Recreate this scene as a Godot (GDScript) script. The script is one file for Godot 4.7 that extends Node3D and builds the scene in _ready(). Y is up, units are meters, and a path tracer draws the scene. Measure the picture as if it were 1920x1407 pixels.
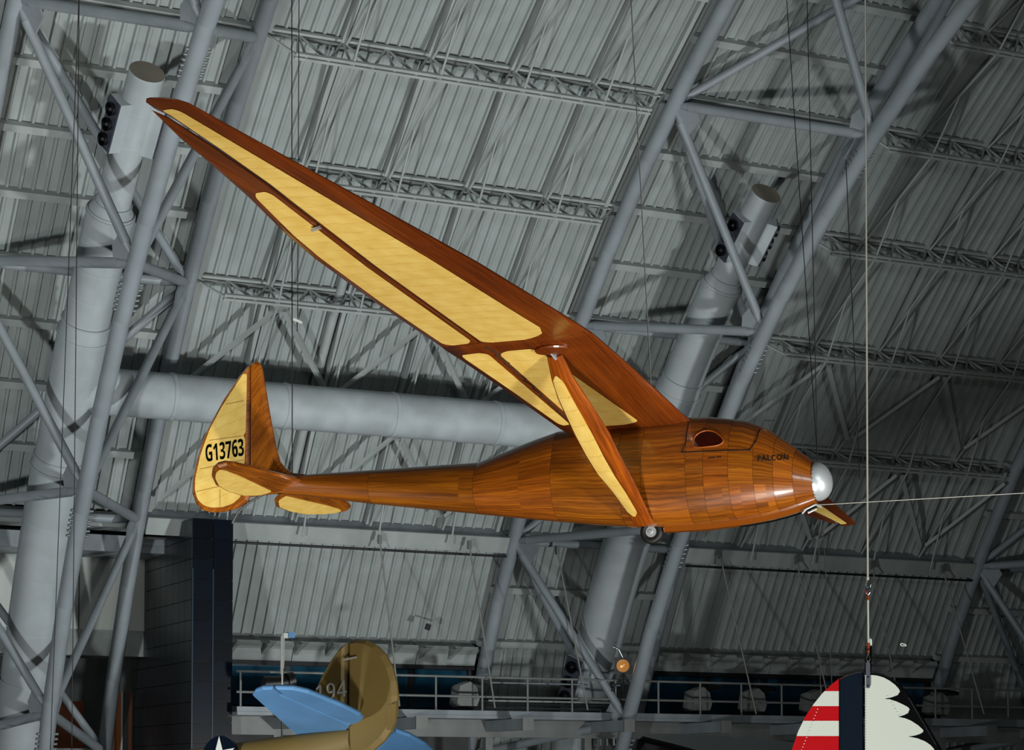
extends Node3D
# Museum hangar with a wooden sailplane hung under a barrel roof.
# World: x runs along the hall, y is up (floor 0), -z runs towards the far wall.
const F := 4081.48        # focal length in pixels of the 1920x1407 frame
const CX := 960.0
const CY := 1273.09
const PSI := 1.1137
const PITCH := 0.05
const H := 7.0            # camera height above the hall floor
const VC := 21.003        # axis of the barrel roof (distance, height above camera), chord radius
const YC := -11.983
const R := 34.737
const RD := 35.24         # inner face of the roof deck
const S0 := 9.862
const TW := 4.993
const BAY := 15.0
const DTH := 0.1785
var M := {}
var names := {}
var sw := sin(PSI)
var cw := cos(PSI)

# ---------------------------------------------------------------- frames
func W(s: float, v: float, y: float) -> Vector3: return Vector3(s, y + H, -v)
func arch(s: float, r: float, th: float) -> Vector3: return W(s, VC + r * cos(th), YC + r * sin(th))
func ray(px: float, py: float) -> Vector3:
	var x := (px - CX) / F
	var yy := (CY - py) / F
	var z := cos(PITCH) - yy * sin(PITCH)
	var y := sin(PITCH) + yy * cos(PITCH)
	x /= z; y /= z
	return Vector3(sw * x + cw, y, cw * x - sw)
func eye() -> Vector3: return Vector3(0, H, 0)
func at_z(px: float, py: float, z: float) -> Vector3: return eye() + ray(px, py) * z
func at_v(px: float, py: float, v: float) -> Vector3:
	var d := ray(px, py)
	return eye() + d * (v / -d.z)
func on_plane(px: float, py: float, p: Vector3, n: Vector3) -> Vector3:
	var d := ray(px, py)
	return eye() + d * ((p - eye()).dot(n) / d.dot(n))
# glider frame: a forward, b to its right wing, c up
var gF := Vector3.ZERO
var gR := Vector3.ZERO
var gU := Vector3.ZERO
var gO := Vector3.ZERO
func glider_frame():
	var th := 0.391
	var ph := 0.037
	var al := 0.037
	var right := Vector3(sw, 0, cw)
	var fwd := Vector3(cw, 0, -sw)
	var nose := right * cos(th) - fwd * sin(th)
	var lft := right * sin(th) + fwd * cos(th)
	gF = nose * cos(al) + Vector3.UP * sin(al)
	var u := Vector3.UP * cos(al) - nose * sin(al)
	gR = -lft * cos(ph) + u * sin(ph)
	gU = u * cos(ph) + lft * sin(ph)
	gO = eye() + right * 1.835 + Vector3.UP * 3.681 + fwd * 21.819
func G(a: float, b: float, c: float) -> Vector3: return gO + gF * a + gR * b + gU * c
func gl(p: Vector3) -> Vector3: return Vector3((p - gO).dot(gF), (p - gO).dot(gR), (p - gO).dot(gU))

# ---------------------------------------------------------------- nodes
func numbered(n: String) -> String:
	var k: int = names.get(n, 0)
	names[n] = k + 1
	return n if k == 0 else "%s_%03d" % [n, k]
func thing(n: String, label: String, category: String, at := Vector3.ZERO, group := "") -> Node3D:
	var o := Node3D.new()
	o.name = numbered(n); add_child(o); o.position = at
	o.set_meta("label", label); o.set_meta("category", category)
	if group: o.set_meta("group", group)
	return o
func newst() -> SurfaceTool:
	var st := SurfaceTool.new()
	st.begin(Mesh.PRIMITIVE_TRIANGLES)
	return st
func part(n: String, st: SurfaceTool, m: Material, parent: Node, label := "") -> MeshInstance3D:
	st.generate_normals()
	return inst(n, st.commit(), m, parent, label)
func inst(n: String, mesh: Mesh, m: Material, parent: Node, label := "") -> MeshInstance3D:
	var o := MeshInstance3D.new()
	o.mesh = mesh
	o.material_override = m
	o.name = numbered(n) if parent == self else n
	parent.add_child(o, true)
	if parent is Node3D and parent != self and parent.is_inside_tree():
		o.global_transform = Transform3D.IDENTITY
	if label: o.set_meta("label", label)
	return o
func structure(o: Node): o.set_meta("kind", "structure")
func tag(o: Node, label: String, category: String, group := ""):
	o.set_meta("label", label); o.set_meta("category", category)
	if group: o.set_meta("group", group)

# ---------------------------------------------------------------- shapes
func quad(st: SurfaceTool, a: Vector3, b: Vector3, c: Vector3, d: Vector3):
	for p in [a, b, c, a, c, d]: st.add_vertex(p)
func hexa(st: SurfaceTool, p: Array):   # 8 corners: 0-3 one face, 4-7 the opposite one
	st.set_smooth_group(-1)
	quad(st, p[0], p[1], p[2], p[3]); quad(st, p[7], p[6], p[5], p[4])
	for i in 4:
		var j := (i + 1) % 4
		quad(st, p[i], p[i + 4], p[j + 4], p[j])
func abox(st: SurfaceTool, s0: float, s1: float, r0: float, r1: float, th: float, tw: float):
	# box square to the roof: r0..r1 radial, tw wide along the slope
	var c0 := arch(0, 0, 0)
	var rad := Vector3(0, sin(th), -cos(th))
	var tan_ := Vector3(0, cos(th), sin(th)) * tw * 0.5
	var q := []
	for s in [s0, s1]:
		for k in [[r0, -1], [r0, 1], [r1, 1], [r1, -1]]:
			q.append(Vector3(s, c0.y, c0.z) + rad * k[0] + tan_ * k[1])
	hexa(st, q)
func bar(st: SurfaceTool, a: Vector3, b: Vector3, w: float, h: float, up := Vector3.UP):
	var d := (b - a).normalized()
	var x := d.cross(up).normalized()
	if x.length() < 0.5: x = d.cross(Vector3.RIGHT).normalized()
	var y := x.cross(d).normalized()
	x *= w * 0.5; y *= h * 0.5
	hexa(st, [a - x - y, a + x - y, a + x + y, a - x + y, b - x - y, b + x - y, b + x + y, b - x + y])
func tube(st: SurfaceTool, a: Vector3, b: Vector3, ra: float, rb := -1.0, n := 10, caps := true):
	if rb < 0: rb = ra
	var d := (b - a).normalized()
	var x := d.cross(Vector3.UP if absf(d.y) < 0.95 else Vector3.RIGHT).normalized()
	var y := x.cross(d)
	for i in n:
		var t0 := TAU * i / n
		var t1 := TAU * (i + 1) / n
		var e0 := x * cos(t0) + y * sin(t0)
		var e1 := x * cos(t1) + y * sin(t1)
		st.set_smooth_group(0)
		quad(st, a + e0 * ra, b + e0 * rb, b + e1 * rb, a + e1 * ra)
		if caps:
			st.set_smooth_group(-1)
			for p in [a, a + e0 * ra, a + e1 * ra, b, b + e1 * rb, b + e0 * rb]: st.add_vertex(p)
func pipe(st: SurfaceTool, pts: Array, r: float, n := 8):
	for i in pts.size() - 1: tube(st, pts[i], pts[i + 1], r, r, n, true)
func rings(st: SurfaceTool, rows: Array, closed := true, uvs := []):
	# skin over rows of points; rows may be closed loops
	st.set_smooth_group(0)
	for i in rows.size() - 1:
		var A: PackedVector3Array = rows[i]
		var B: PackedVector3Array = rows[i + 1]
		var m := A.size() if closed else A.size() - 1
		for j in m:
			var k := (j + 1) % A.size()
			var q := [A[j], B[j], B[k], A[k]]
			var t := []
			if uvs.size():
				t = [uvs[i][j], uvs[i + 1][j], uvs[i + 1][j + 1], uvs[i][j + 1]]
			for e in [0, 1, 2, 0, 2, 3]:
				if t.size(): st.set_uv(t[e])
				st.add_vertex(q[e])
func fan(st: SurfaceTool, row: PackedVector3Array, uv := false):
	st.set_smooth_group(-1)
	var c := Vector3.ZERO
	for p in row: c += p
	c /= row.size()
	for j in row.size():
		for p in [c, row[j], row[(j + 1) % row.size()]]:
			if uv: st.set_uv(Vector2(p.x * 0.3, p.y * 0.3))
			st.add_vertex(p)
func plate(st: SurfaceTool, pts: Array, n: Vector3, t: float, bevel := 0.0):
	# polygon (world points in one plane) with thickness t along n, edges chamfered by bevel
	n = n.normalized()
	var o: Vector3 = pts[0]
	var ex: Vector3 = (pts[1] - o).normalized()
	var ey := n.cross(ex)
	var poly := PackedVector2Array()
	for p in pts: poly.append(Vector2((p - o).dot(ex), (p - o).dot(ey)))
	var inner := poly
	if bevel > 0:
		var r := Geometry2D.offset_polygon(poly, -bevel, Geometry2D.JOIN_ROUND)
		if r.size(): inner = r[0]
	var up := func(q: Vector2, h: float) -> Vector3: return o + ex * q.x + ey * q.y + n * h
	st.set_smooth_group(-1)
	for sgn in [-1.0, 1.0]:
		var ix := Geometry2D.triangulate_polygon(inner)
		for i in ix:
			st.set_uv(inner[i]); st.add_vertex(up.call(inner[i], sgn * t * 0.5))
		if bevel > 0:
			# rim: triangulate the ring by joining nearest points
			var m := poly.size()
			for i in m:
				var a := poly[i]
				var b := poly[(i + 1) % m]
				var ia := _near(inner, a)
				var ib := _near(inner, b)
				var seq := [ia]
				var k := ia
				var fw := (ib - ia + inner.size()) % inner.size()
				var bw := (ia - ib + inner.size()) % inner.size()
				while k != ib:
					k = (k + (1 if fw <= bw else -1) + inner.size()) % inner.size()
					seq.append(k)
				for p in [[a, 0.12], [b, 0.12]]: pass
				st.set_uv(a); st.add_vertex(up.call(a, sgn * t * 0.12)); st.set_uv(b); st.add_vertex(up.call(b, sgn * t * 0.12)); st.set_uv(inner[ib]); st.add_vertex(up.call(inner[ib], sgn * t * 0.5))
				for e in seq.size() - 1:
					st.set_uv(a); st.add_vertex(up.call(a, sgn * t * 0.12))
					st.set_uv(inner[seq[e]]); st.add_vertex(up.call(inner[seq[e]], sgn * t * 0.5))
					st.set_uv(inner[seq[e + 1]]); st.add_vertex(up.call(inner[seq[e + 1]], sgn * t * 0.5))
	var hh := t * (0.12 if bevel > 0 else 0.5)
	for i in poly.size():
		var a2 := poly[i]
		var b2 := poly[(i + 1) % poly.size()]
		for p in [[a2, -hh], [b2, -hh], [b2, hh], [a2, -hh], [b2, hh], [a2, hh]]:
			st.set_uv(p[0]); st.add_vertex(up.call(p[0], p[1]))
func _near(poly: PackedVector2Array, q: Vector2) -> int:
	var best := 0
	for i in poly.size():
		if poly[i].distance_squared_to(q) < poly[best].distance_squared_to(q): best = i
	return best
func lut(t: Array, x: float) -> float:      # [[x, y], ...] ascending in x
	if x <= t[0][0]: return t[0][1]
	for i in t.size() - 1:
		if x <= t[i + 1][0]:
			return lerpf(t[i][1], t[i + 1][1], (x - t[i][0]) / (t[i + 1][0] - t[i][0]))
	return t[-1][1]
func rounded(pts: Array, r: float, n := 5) -> Array:   # round the corners of a world polygon
	var o := []
	for i in pts.size():
		var p: Vector3 = pts[i]
		var a: Vector3 = pts[(i - 1 + pts.size()) % pts.size()]
		var b: Vector3 = pts[(i + 1) % pts.size()]
		var k := minf(r, 0.45 * minf(p.distance_to(a), p.distance_to(b)))
		var u := p + (a - p).normalized() * k
		var v := p + (b - p).normalized() * k
		for j in n + 1:
			var t := float(j) / n
			o.append(u.lerp(p, t).lerp(p.lerp(v, t), t))
	return o

# ---------------------------------------------------------------- materials
func mat(col: Color, rough := 0.6, metal := 0.0) -> StandardMaterial3D:
	var m := StandardMaterial3D.new()
	m.albedo_color = col; m.roughness = rough; m.metallic = metal
	return m
func paint(col: Color, rough := 0.55) -> StandardMaterial3D:   # painted steel with faint mottling
	var m := mat(col, rough)
	var n := NoiseTexture2D.new()
	var fn := FastNoiseLite.new()
	fn.seed = 7; fn.frequency = 0.012; fn.fractal_octaves = 4
	n.noise = fn; n.width = 256; n.height = 256; n.seamless = true
	var g := Gradient.new()
	g.set_color(0, Color(0.86, 0.86, 0.85)); g.set_color(1, Color(1, 1, 1))
	n.color_ramp = g
	m.albedo_texture = n
	m.uv1_triplanar = true; m.uv1_world_triplanar = true; m.uv1_scale = Vector3(0.35, 0.35, 0.35)
	return m
func wood_image(seed_: int, dark: Color, mid: Color, light: Color) -> ImageTexture:
	var w := 1024
	var h := 512
	var im := Image.create(w, h, true, Image.FORMAT_RGB8)
	var a := FastNoiseLite.new(); a.seed = seed_; a.frequency = 0.01; a.fractal_octaves = 3
	var b := FastNoiseLite.new(); b.seed = seed_ + 5; b.frequency = 0.03; b.fractal_octaves = 4
	for y in h:
		for x in w:
			var warp := a.get_noise_2d(x * 0.3, y * 0.5) * 5.0
			var k := b.get_noise_2d(x * 0.05, (y + warp) * 3.4) * 0.75 + b.get_noise_2d(x * 0.3 + 900.0, y * 10.0) * 0.35
			k += a.get_noise_2d(x * 0.12 + 300.0, y * 1.2) * 0.5
			k = clampf(k * 0.75 + 0.5, 0.0, 1.0)
			var c := dark.lerp(mid, k * 2.0) if k < 0.5 else mid.lerp(light, k * 2.0 - 1.0)
			im.set_pixel(x, y, c)
	im.generate_mipmaps()
	return ImageTexture.create_from_image(im)
func wood(tex: Texture2D, tint: Color, off := Vector3.ZERO, sc := Vector3.ONE) -> StandardMaterial3D:
	var m := mat(tint, 0.34)
	m.albedo_texture = tex
	m.uv1_offset = off; m.uv1_scale = sc
	m.clearcoat_enabled = true; m.clearcoat = 0.8; m.clearcoat_roughness = 0.12
	return m
func fabric_image() -> ImageTexture:
	var w := 512
	var im := Image.create(w, 256, true, Image.FORMAT_RGB8)
	var a := FastNoiseLite.new(); a.seed = 21; a.frequency = 0.012; a.fractal_octaves = 4
	for y in 256:
		for x in w:
			var k := a.get_noise_2d(x * 0.8, y * 2.0) * 0.5 + 0.5
			var c := Color(0.80, 0.65, 0.31).lerp(Color(0.87, 0.76, 0.44), k)
			# ribs showing through the doped cloth
			var d := absf(fposmod(x + y * 0.25 + a.get_noise_2d(x * 1.5, y * 3.0) * 10.0, 64.0) - 32.0)
			if d < 3.0: c = c.lerp(Color(0.66, 0.47, 0.17), 0.4 * (1.0 - d / 3.0))
			im.set_pixel(x, y, c)
	im.generate_mipmaps()
	return ImageTexture.create_from_image(im)
func make_materials():
	M.deck = paint(Color(0.625, 0.655, 0.65), 0.5)
	M.steel = paint(Color(0.575, 0.605, 0.63), 0.45)
	M.joist = paint(Color(0.655, 0.68, 0.675), 0.5)
	M.duct = paint(Color(0.69, 0.72, 0.735), 0.62)
	M.tan = paint(Color(0.56, 0.53, 0.48), 0.6)
	M.concrete = paint(Color(0.30, 0.30, 0.30), 0.7)
	M.shell = mat(Color(0.42, 0.44, 0.44), 0.8)
	M.black = mat(Color(0.012, 0.012, 0.014), 0.45)
	M.rubber = mat(Color(0.02, 0.02, 0.02), 0.6)
	M.darkgrey = mat(Color(0.10, 0.10, 0.115), 0.5)
	M.nozzle = mat(Color(0.28, 0.29, 0.34), 0.4, 0.3)
	M.chrome = mat(Color(0.8, 0.82, 0.84), 0.16, 1.0)
	M.alu = mat(Color(0.74, 0.77, 0.79), 0.38, 0.55)
	M.wire = mat(Color(0.30, 0.30, 0.30), 0.5, 0.4)
	M.rope = mat(Color(0.62, 0.62, 0.60), 0.45, 0.3)
	M.dwire = mat(Color(0.07, 0.07, 0.07), 0.6)
	M.bolt = mat(Color(0.5, 0.52, 0.52), 0.4, 0.5)
	M.white = mat(Color(0.76, 0.78, 0.76), 0.5)
	M.offwhite = mat(Color(0.64, 0.67, 0.645), 0.32)
	M.copper = mat(Color(0.55, 0.27, 0.13), 0.35, 0.7)
	M.red = mat(Color(0.56, 0.012, 0.045), 0.3)
	M.navy = mat(Color(0.016, 0.055, 0.105), 0.28)
	M.blackgloss = mat(Color(0.008, 0.008, 0.010), 0.25)
	M.rail = paint(Color(0.50, 0.51, 0.50), 0.5)
	M.olive = paint(Color(0.46, 0.385, 0.20), 0.6)
	M.sky = paint(Color(0.36, 0.56, 0.76), 0.5)
	M.glassblue = mat(Color(0.10, 0.26, 0.34), 0.12)
	M.tile = []
	for k in 3: M.tile.append(mat([Color(0.03, 0.055, 0.095), Color(0.036, 0.064, 0.11), Color(0.026, 0.047, 0.08)][k], 0.22))
	M.tilegrey = mat(Color(0.115, 0.13, 0.15), 0.3)
	M.joint = mat(Color(0.15, 0.22, 0.28), 0.3)
	M.brown = mat(Color(0.36, 0.19, 0.09), 0.6)
	M.orange = mat(Color(0.72, 0.40, 0.16), 0.6)
	var w1 := wood_image(3, Color(0.36, 0.185, 0.032), Color(0.52, 0.285, 0.05), Color(0.67, 0.40, 0.088))
	var w2 := wood_image(11, Color(0.31, 0.135, 0.022), Color(0.41, 0.185, 0.028), Color(0.51, 0.25, 0.042))
	M.w1 = w1; M.w2 = w2
	M.wing = wood(w2, Color(0.98, 0.92, 0.85), Vector3(0.1, 0.2, 0), Vector3(1, 1, 1))
	M.strutwood = wood(w1, Color(1.0, 0.86, 0.72))
	M.finwood = wood(w1, Color(1.0, 0.97, 0.92), Vector3(0.3, 0.1, 0))
	M.keel = wood(w1, Color(1.0, 0.95, 0.8), Vector3(0.3, 0.35, 0), Vector3(1, 0.3, 1))
	M.skin = []
	var rng := RandomNumberGenerator.new(); rng.seed = 42
	for k in 9:
		var t := rng.randf_range(0.9, 1.0)
		M.skin.append(wood(w1, Color(t, t * rng.randf_range(0.93, 1.0), t * 0.92), Vector3(rng.randf(), rng.randf(), 0), Vector3(1, 1, 1)))
	M.fabric = mat(Color(1, 1, 1), 0.45)
	M.fabric.albedo_texture = fabric_image()
	M.seam = mat(Color(0.05, 0.025, 0.012), 0.6)
	M.gap = mat(Color(0.20, 0.13, 0.04), 0.7)
	M.ribline = mat(Color(0.60, 0.45, 0.17), 0.6)
	M.pane = mat(Color(0.20, 0.05, 0.02), 0.08)
	M.pane.clearcoat_enabled = true; M.pane.clearcoat = 1.0; M.pane.clearcoat_roughness = 0.03
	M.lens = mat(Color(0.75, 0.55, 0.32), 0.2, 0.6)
	M.lens.emission_enabled = true; M.lens.emission = Color(1.0, 0.68, 0.36); M.lens.emission_energy_multiplier = 0.3  # added glow; on the spotlight it replaces light reflected in the lens

# ================================================================ scene
func _ready():
	glider_frame()
	camera_and_light()
	make_materials()
	build_shell()
	build_trusses()
	build_roof_bays()
	build_ducts()
	build_lower_wall()
	build_glider()
	build_cables()
	build_warplane()
	build_striped_tail()
	build_small_things()

func spot(n: String, at: Vector3, to: Vector3, e: float, ang: float, size: float, col: Color):
	var l := SpotLight3D.new()
	l.name = n; add_child(l)
	l.look_at_from_position(at, to, Vector3.UP)
	l.spot_angle = ang; l.spot_angle_attenuation = 1.0; l.spot_range = 150.0; l.spot_attenuation = 2.0
	l.light_energy = e; l.light_size = size; l.light_color = col; l.shadow_enabled = true
func area(n: String, at: Vector3, to: Vector3, e: float, w: float, h: float, col: Color):
	var l := AreaLight3D.new()
	l.name = n; add_child(l)
	l.look_at_from_position(at, to, Vector3.UP)
	l.area_size = Vector2(w, h); l.area_normalize_energy = true; l.area_range = 150.0
	l.light_energy = e; l.light_color = col; l.shadow_enabled = true
func camera_and_light():
	var cam := Camera3D.new()
	cam.name = "camera"; add_child(cam)
	var fwd := Vector3(cw, 0, -sw) * cos(PITCH) + Vector3.UP * sin(PITCH)
	cam.look_at_from_position(eye(), eye() + fwd, Vector3.UP)
	cam.near = 0.1; cam.far = 400.0
	cam.projection = Camera3D.PROJECTION_FRUSTUM
	cam.size = 1407.0 / F * 0.1
	cam.frustum_offset = Vector2(0, (CY - 703.5) / F * 0.1)
	cam.current = true
	var we := WorldEnvironment.new()
	var e := Environment.new()
	e.background_mode = Environment.BG_COLOR; e.background_color = Color(0, 0, 0)
	e.tonemap_mode = Environment.TONE_MAPPER_LINEAR
	e.tonemap_exposure = 1.0
	e.sdfgi_enabled = true; e.ssao_enabled = true; e.ssil_enabled = true
	we.environment = e; we.name = "environment"; add_child(we)
	var warm := Color(1.0, 0.985, 0.95)
	var cool := Color(0.98, 1.0, 1.0)
	# photographer's softlight on the floor below the near wing, lighting the glider
	spot("key_light", W(4.4, 10.5, -5.8), G(-1.6, 2.0, 0.0), 180.0, 46.0, 0.5, warm)
	# softbox on the right, for the nose
	spot("nose_light", W(16.5, 3.0, -3.0), G(0.5, 0.3, -0.3), 330.0, 16.0, 0.7, warm)
	# two floor-standing floods washing the roof, one on either side of the glider
	spot("roof_flood_right", W(27.0, 20.0, -6.0), W(12.5, 46.0, 11.0), 520.0, 40.0, 0.8, cool)
	spot("roof_flood_left", W(-8.0, 15.0, -6.0), W(16.5, 46.0, 14.0), 610.0, 32.0, 0.8, cool)
	# added soft fill high behind the camera, lifting the shadows; no real lamps
	area("added_fill", W(10.0, -6.0, 9.0), W(22.0, 46.0, 6.0), 130.0, 14.0, 3.0, cool)

# ---------------------------------------------------------------- the hall
func build_shell():
	var fl := newst()
	hexa(fl, [W(-40, -16, -H - 0.4), W(75, -16, -H - 0.4), W(75, 90, -H - 0.4), W(-40, 90, -H - 0.4), W(-40, -16, -H), W(75, -16, -H), W(75, 90, -H), W(-40, 90, -H)])
	structure(part("floor", fl, M.concrete, self))
	# barrel vault outside the deck sheets, in segments; the far side is open into a dark hall at s 4..15.9
	var c := thing("ceiling", "curved grey metal roof deck of the hangar", "ceiling")
	structure(c)
	var seg := 40
	for i in seg:
		var t0 := lerpf(0.145, PI - 0.145, float(i) / seg)
		var t1 := lerpf(0.145, PI - 0.145, float(i + 1) / seg)
		var spans := [[-40.0, 75.0]]
		if t1 < 0.575: spans = [[-40.0, 4.0], [15.95, 75.0]]
		for sp in spans:
			var st := newst()
			hexa(st, [arch(sp[0], RD + 0.12, t0), arch(sp[1], RD + 0.12, t0), arch(sp[1], RD + 0.12, t1), arch(sp[0], RD + 0.12, t1), arch(sp[0], RD + 0.4, t0), arch(sp[1], RD + 0.4, t0), arch(sp[1], RD + 0.4, t1), arch(sp[0], RD + 0.4, t1)])
			part("vault_segment", st, M.shell, c)
	for e in [["wall_left", -40.0], ["wall_right", 75.0]]:
		var st := newst()
		var row := PackedVector3Array()
		for i in 41: row.append(arch(e[1], RD + 0.3, lerpf(0.0, PI, i / 40.0)))
		row.append(W(e[1], VC - RD, -H - 0.3)); row.append(W(e[1], VC + RD, -H - 0.3))
		var pts := []
		for p in row: pts.append(p)
		plate(st, pts, Vector3.RIGHT, 0.4)
		structure(part(e[0], st, M.shell, self))
	# ribbed deck sheets between the purlin lines, as far as the picture shows
	var lines := deck_lines()
	for b in [[S0 + TW, BAY - TW, 5], [S0 + TW + BAY, BAY - TW, 5], [S0, TW, 2], [S0 + BAY, TW, 2], [S0 + 2 * BAY, TW, 2], [S0 - 6.0, 6.0, 3]]:
		var w: float = b[1] / b[2]
		for i in lines.size() - 1:
			var sheet := deck_sheet(w, lines[i], lines[i + 1])
			for k in b[2]:
				var low: float = lines[i]
				if low < 0.55 and b[0] + w * k < 15.9: continue
				var o := MeshInstance3D.new()
				o.mesh = sheet; o.material_override = M.deck; o.name = "deck_sheet"
				c.add_child(o, true)
				o.position = Vector3(b[0] + w * k, 0, 0)
func deck_lines() -> Array:
	var l := []
	for i in 10: l.append(0.4682 + 0.08925 * i)
	return l
func deck_sheet(w: float, t0: float, t1: float) -> Mesh:
	var st := newst()
	st.set_smooth_group(-1)
	var n := int(round(w / 0.2857))
	var p := w / n
	var prof := [[0.0, 0.0], [0.40, 0.0], [0.47, -0.065], [0.66, -0.065], [0.73, 0.0], [1.0, 0.0]]
	for k in n:
		for j in prof.size() - 1:
			var x0: float = (k + prof[j][0]) * p
			var x1: float = (k + prof[j + 1][0]) * p
			var r0: float = RD + prof[j][1]
			var r1: float = RD + prof[j + 1][1]
			quad(st, arch(x0, r0, t0), arch(x0, r0, t1), arch(x1, r1, t1), arch(x1, r1, t0))
	st.generate_normals()
	return st.commit()

func node_th(k: int) -> float: return 0.379 + DTH * k
func build_trusses():
	var labels := ["grey tubular arch truss with an air duct, rising beside the blue tiled column", "grey tubular arch truss whose inner tube passes behind the glider's nose", "grey tubular arch truss far behind the striped tail fin"]
	for i in 3:
		var s := S0 + BAY * i
		var t := thing("arch_truss", labels[i], "truss", W(s + TW / 2, VC + R - 2.0, -H))
		var A := func(k: int) -> Vector3: return arch(s, R, node_th(k))
		var B := func(k: int) -> Vector3: return arch(s + TW, R, node_th(k))
		var C := func(k: int) -> Vector3: return arch(s + TW / 2, R - 3.685, node_th(k) + 0.077)
		var fs := [A, B, C]
		for q in 3:
			var st := newst()
			var rr: float = R - 3.685 if q == 2 else R
			var ss: float = [s, s + TW, s + TW / 2][q]
			var foot := asin((-H - YC) / rr) + 0.002
			var head := node_th(6) + (0.077 if q == 2 else 0.0)
			for h in 18: tube(st, arch(ss, rr, lerpf(foot, head, h / 18.0)), arch(ss, rr, lerpf(foot, head, (h + 1) / 18.0)), 0.185, 0.185, 14, false)
			part("chord", st, M.steel, t)
		for k in range(-1, 6):
			strut(t, A.call(k), C.call(k), 0.115)
			strut(t, B.call(k), C.call(k), 0.115)
			strut(t, A.call(k), B.call(k), 0.105)
			strut(t, A.call(k + 1), C.call(k), 0.105)
			strut(t, B.call(k + 1), C.call(k), 0.105)
			if (k % 2) == 0: strut(t, B.call(k), A.call(k + 1), 0.1)
			else: strut(t, A.call(k), B.call(k + 1), 0.1)
			# gusset plates at the nodes
			for pr in [[A, C], [B, C]]:
				var g := newst()
				var a: Vector3 = pr[0].call(k)
				var d: Vector3 = (pr[1].call(k) - a).normalized()
				var u: Vector3 = (pr[1].call(k - 1) - a).normalized()
				var nn := d.cross(u).normalized()
				plate(g, [a, a + d * 0.62, a + d * 0.6 + u * 0.3, a + u * 0.8, a + u * 0.75 - d * 0.05], nn, 0.05)
				part("gusset", g, M.steel, t)
			var g2 := newst()
			var cc: Vector3 = C.call(k)
			for m in [A, B]:
				var d2: Vector3 = (m.call(k) - cc).normalized()
				var u2: Vector3 = (m.call(k + 1) - cc).normalized()
				plate(g2, [cc, cc + d2 * 0.6, cc + d2 * 0.4 + u2 * 0.4, cc + u2 * 0.7], d2.cross(u2).normalized(), 0.05)
			part("gusset", g2, M.steel, t)
		# bolted splices on the inner chord
		for k in [0, 1, 2, 3]:
			for sd in [-1, 1]:
				for e in 6:
					var sp := newst()
					var th: float = node_th(k) + 0.04 + e * 0.004
					var ctr := arch(s + TW / 2, R - 3.685, th)
					tube(sp, ctr + Vector3(0.15 * sd, 0, 0.05), ctr + Vector3(0.25 * sd, 0, 0.09), 0.04, 0.03, 6)
					part("splice_bolt", sp, M.bolt, t)
func strut(t: Node, a: Vector3, b: Vector3, r: float):
	var st := newst()
	var d := (b - a).normalized()
	tube(st, a + d * 0.45, b - d * 0.45, r, r, 12)
	tube(st, a + d * 0.1, a + d * 0.45, r * 0.55, r * 0.95, 8)
	tube(st, b - d * 0.1, b - d * 0.45, r * 0.55, r * 0.95, 8)
	part("strut", st, M.steel, t)

# joist in its own frame: x along the hall, y outward from the roof axis, z down-slope; origin at its inner face
func local_part(n: String, st: SurfaceTool, m: Material, parent: Node) -> MeshInstance3D:
	st.generate_normals()
	var o := MeshInstance3D.new()
	o.mesh = st.commit(); o.material_override = m; o.name = n
	parent.add_child(o, true)
	return o
func make_joist(len_: float) -> Node3D:
	var t := Node3D.new()
	var r0 := 0.0      # bottom chord at R-0.35, top chord just under the deck
	var r1 := 0.78
	for sgn in [-1.0, 1.0]:
		var st := newst()
		bar(st, Vector3(0.05, r1, 0.05 * sgn), Vector3(len_ - 0.05, r1, 0.05 * sgn), 0.06, 0.09)
		local_part("top_chord", st, M.joist, t)
		var s2 := newst()
		bar(s2, Vector3(0.75, r0, 0.05 * sgn), Vector3(len_ - 0.75, r0, 0.05 * sgn), 0.06, 0.08)
		local_part("bottom_chord", s2, M.joist, t)
	var n := 10
	for k in n:
		var x0 := len_ * k / n
		var x1 := len_ * (k + 1) / n
		var xm := (x0 + x1) * 0.5
		for q in [[Vector3(maxf(x0, 0.1), r1, 0), Vector3(clampf(xm, 0.8, len_ - 0.8), r0, 0)], [Vector3(clampf(xm, 0.8, len_ - 0.8), r0, 0), Vector3(minf(x1, len_ - 0.1), r1, 0)]]:
			var st := newst()
			bar(st, q[0], q[1], 0.045, 0.045, Vector3(0, 0, 1))
			local_part("web_bar", st, M.joist, t)
		if k > 0:
			var sv := newst()
			bar(sv, Vector3(x0, r1, 0), Vector3(x0, r0, 0), 0.04, 0.04, Vector3(0, 0, 1))
			local_part("web_bar", sv, M.joist, t)
	# knee braces down the slope to the next joist below, at each rafter
	var dz := 34.6 * 0.08925
	for k in 4:
		var x := len_ * (k + 1) / 5.0
		var up := Vector3(x + 0.06, r0, 0)
		var lowtop := Vector3(x + 0.06, r1 - 0.1 - 0.14, dz)
		var lowbot := Vector3(x + 0.06, r0 - 0.14, dz)
		var st := newst()
		tube(st, up, lowtop, 0.035, 0.035, 6)
		local_part("knee_brace", st, M.joist, t)
		var s2 := newst()
		tube(s2, lowbot, up.lerp(lowtop, 0.5), 0.028, 0.028, 6)
		local_part("knee_brace", s2, M.joist, t)
	return t
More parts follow.
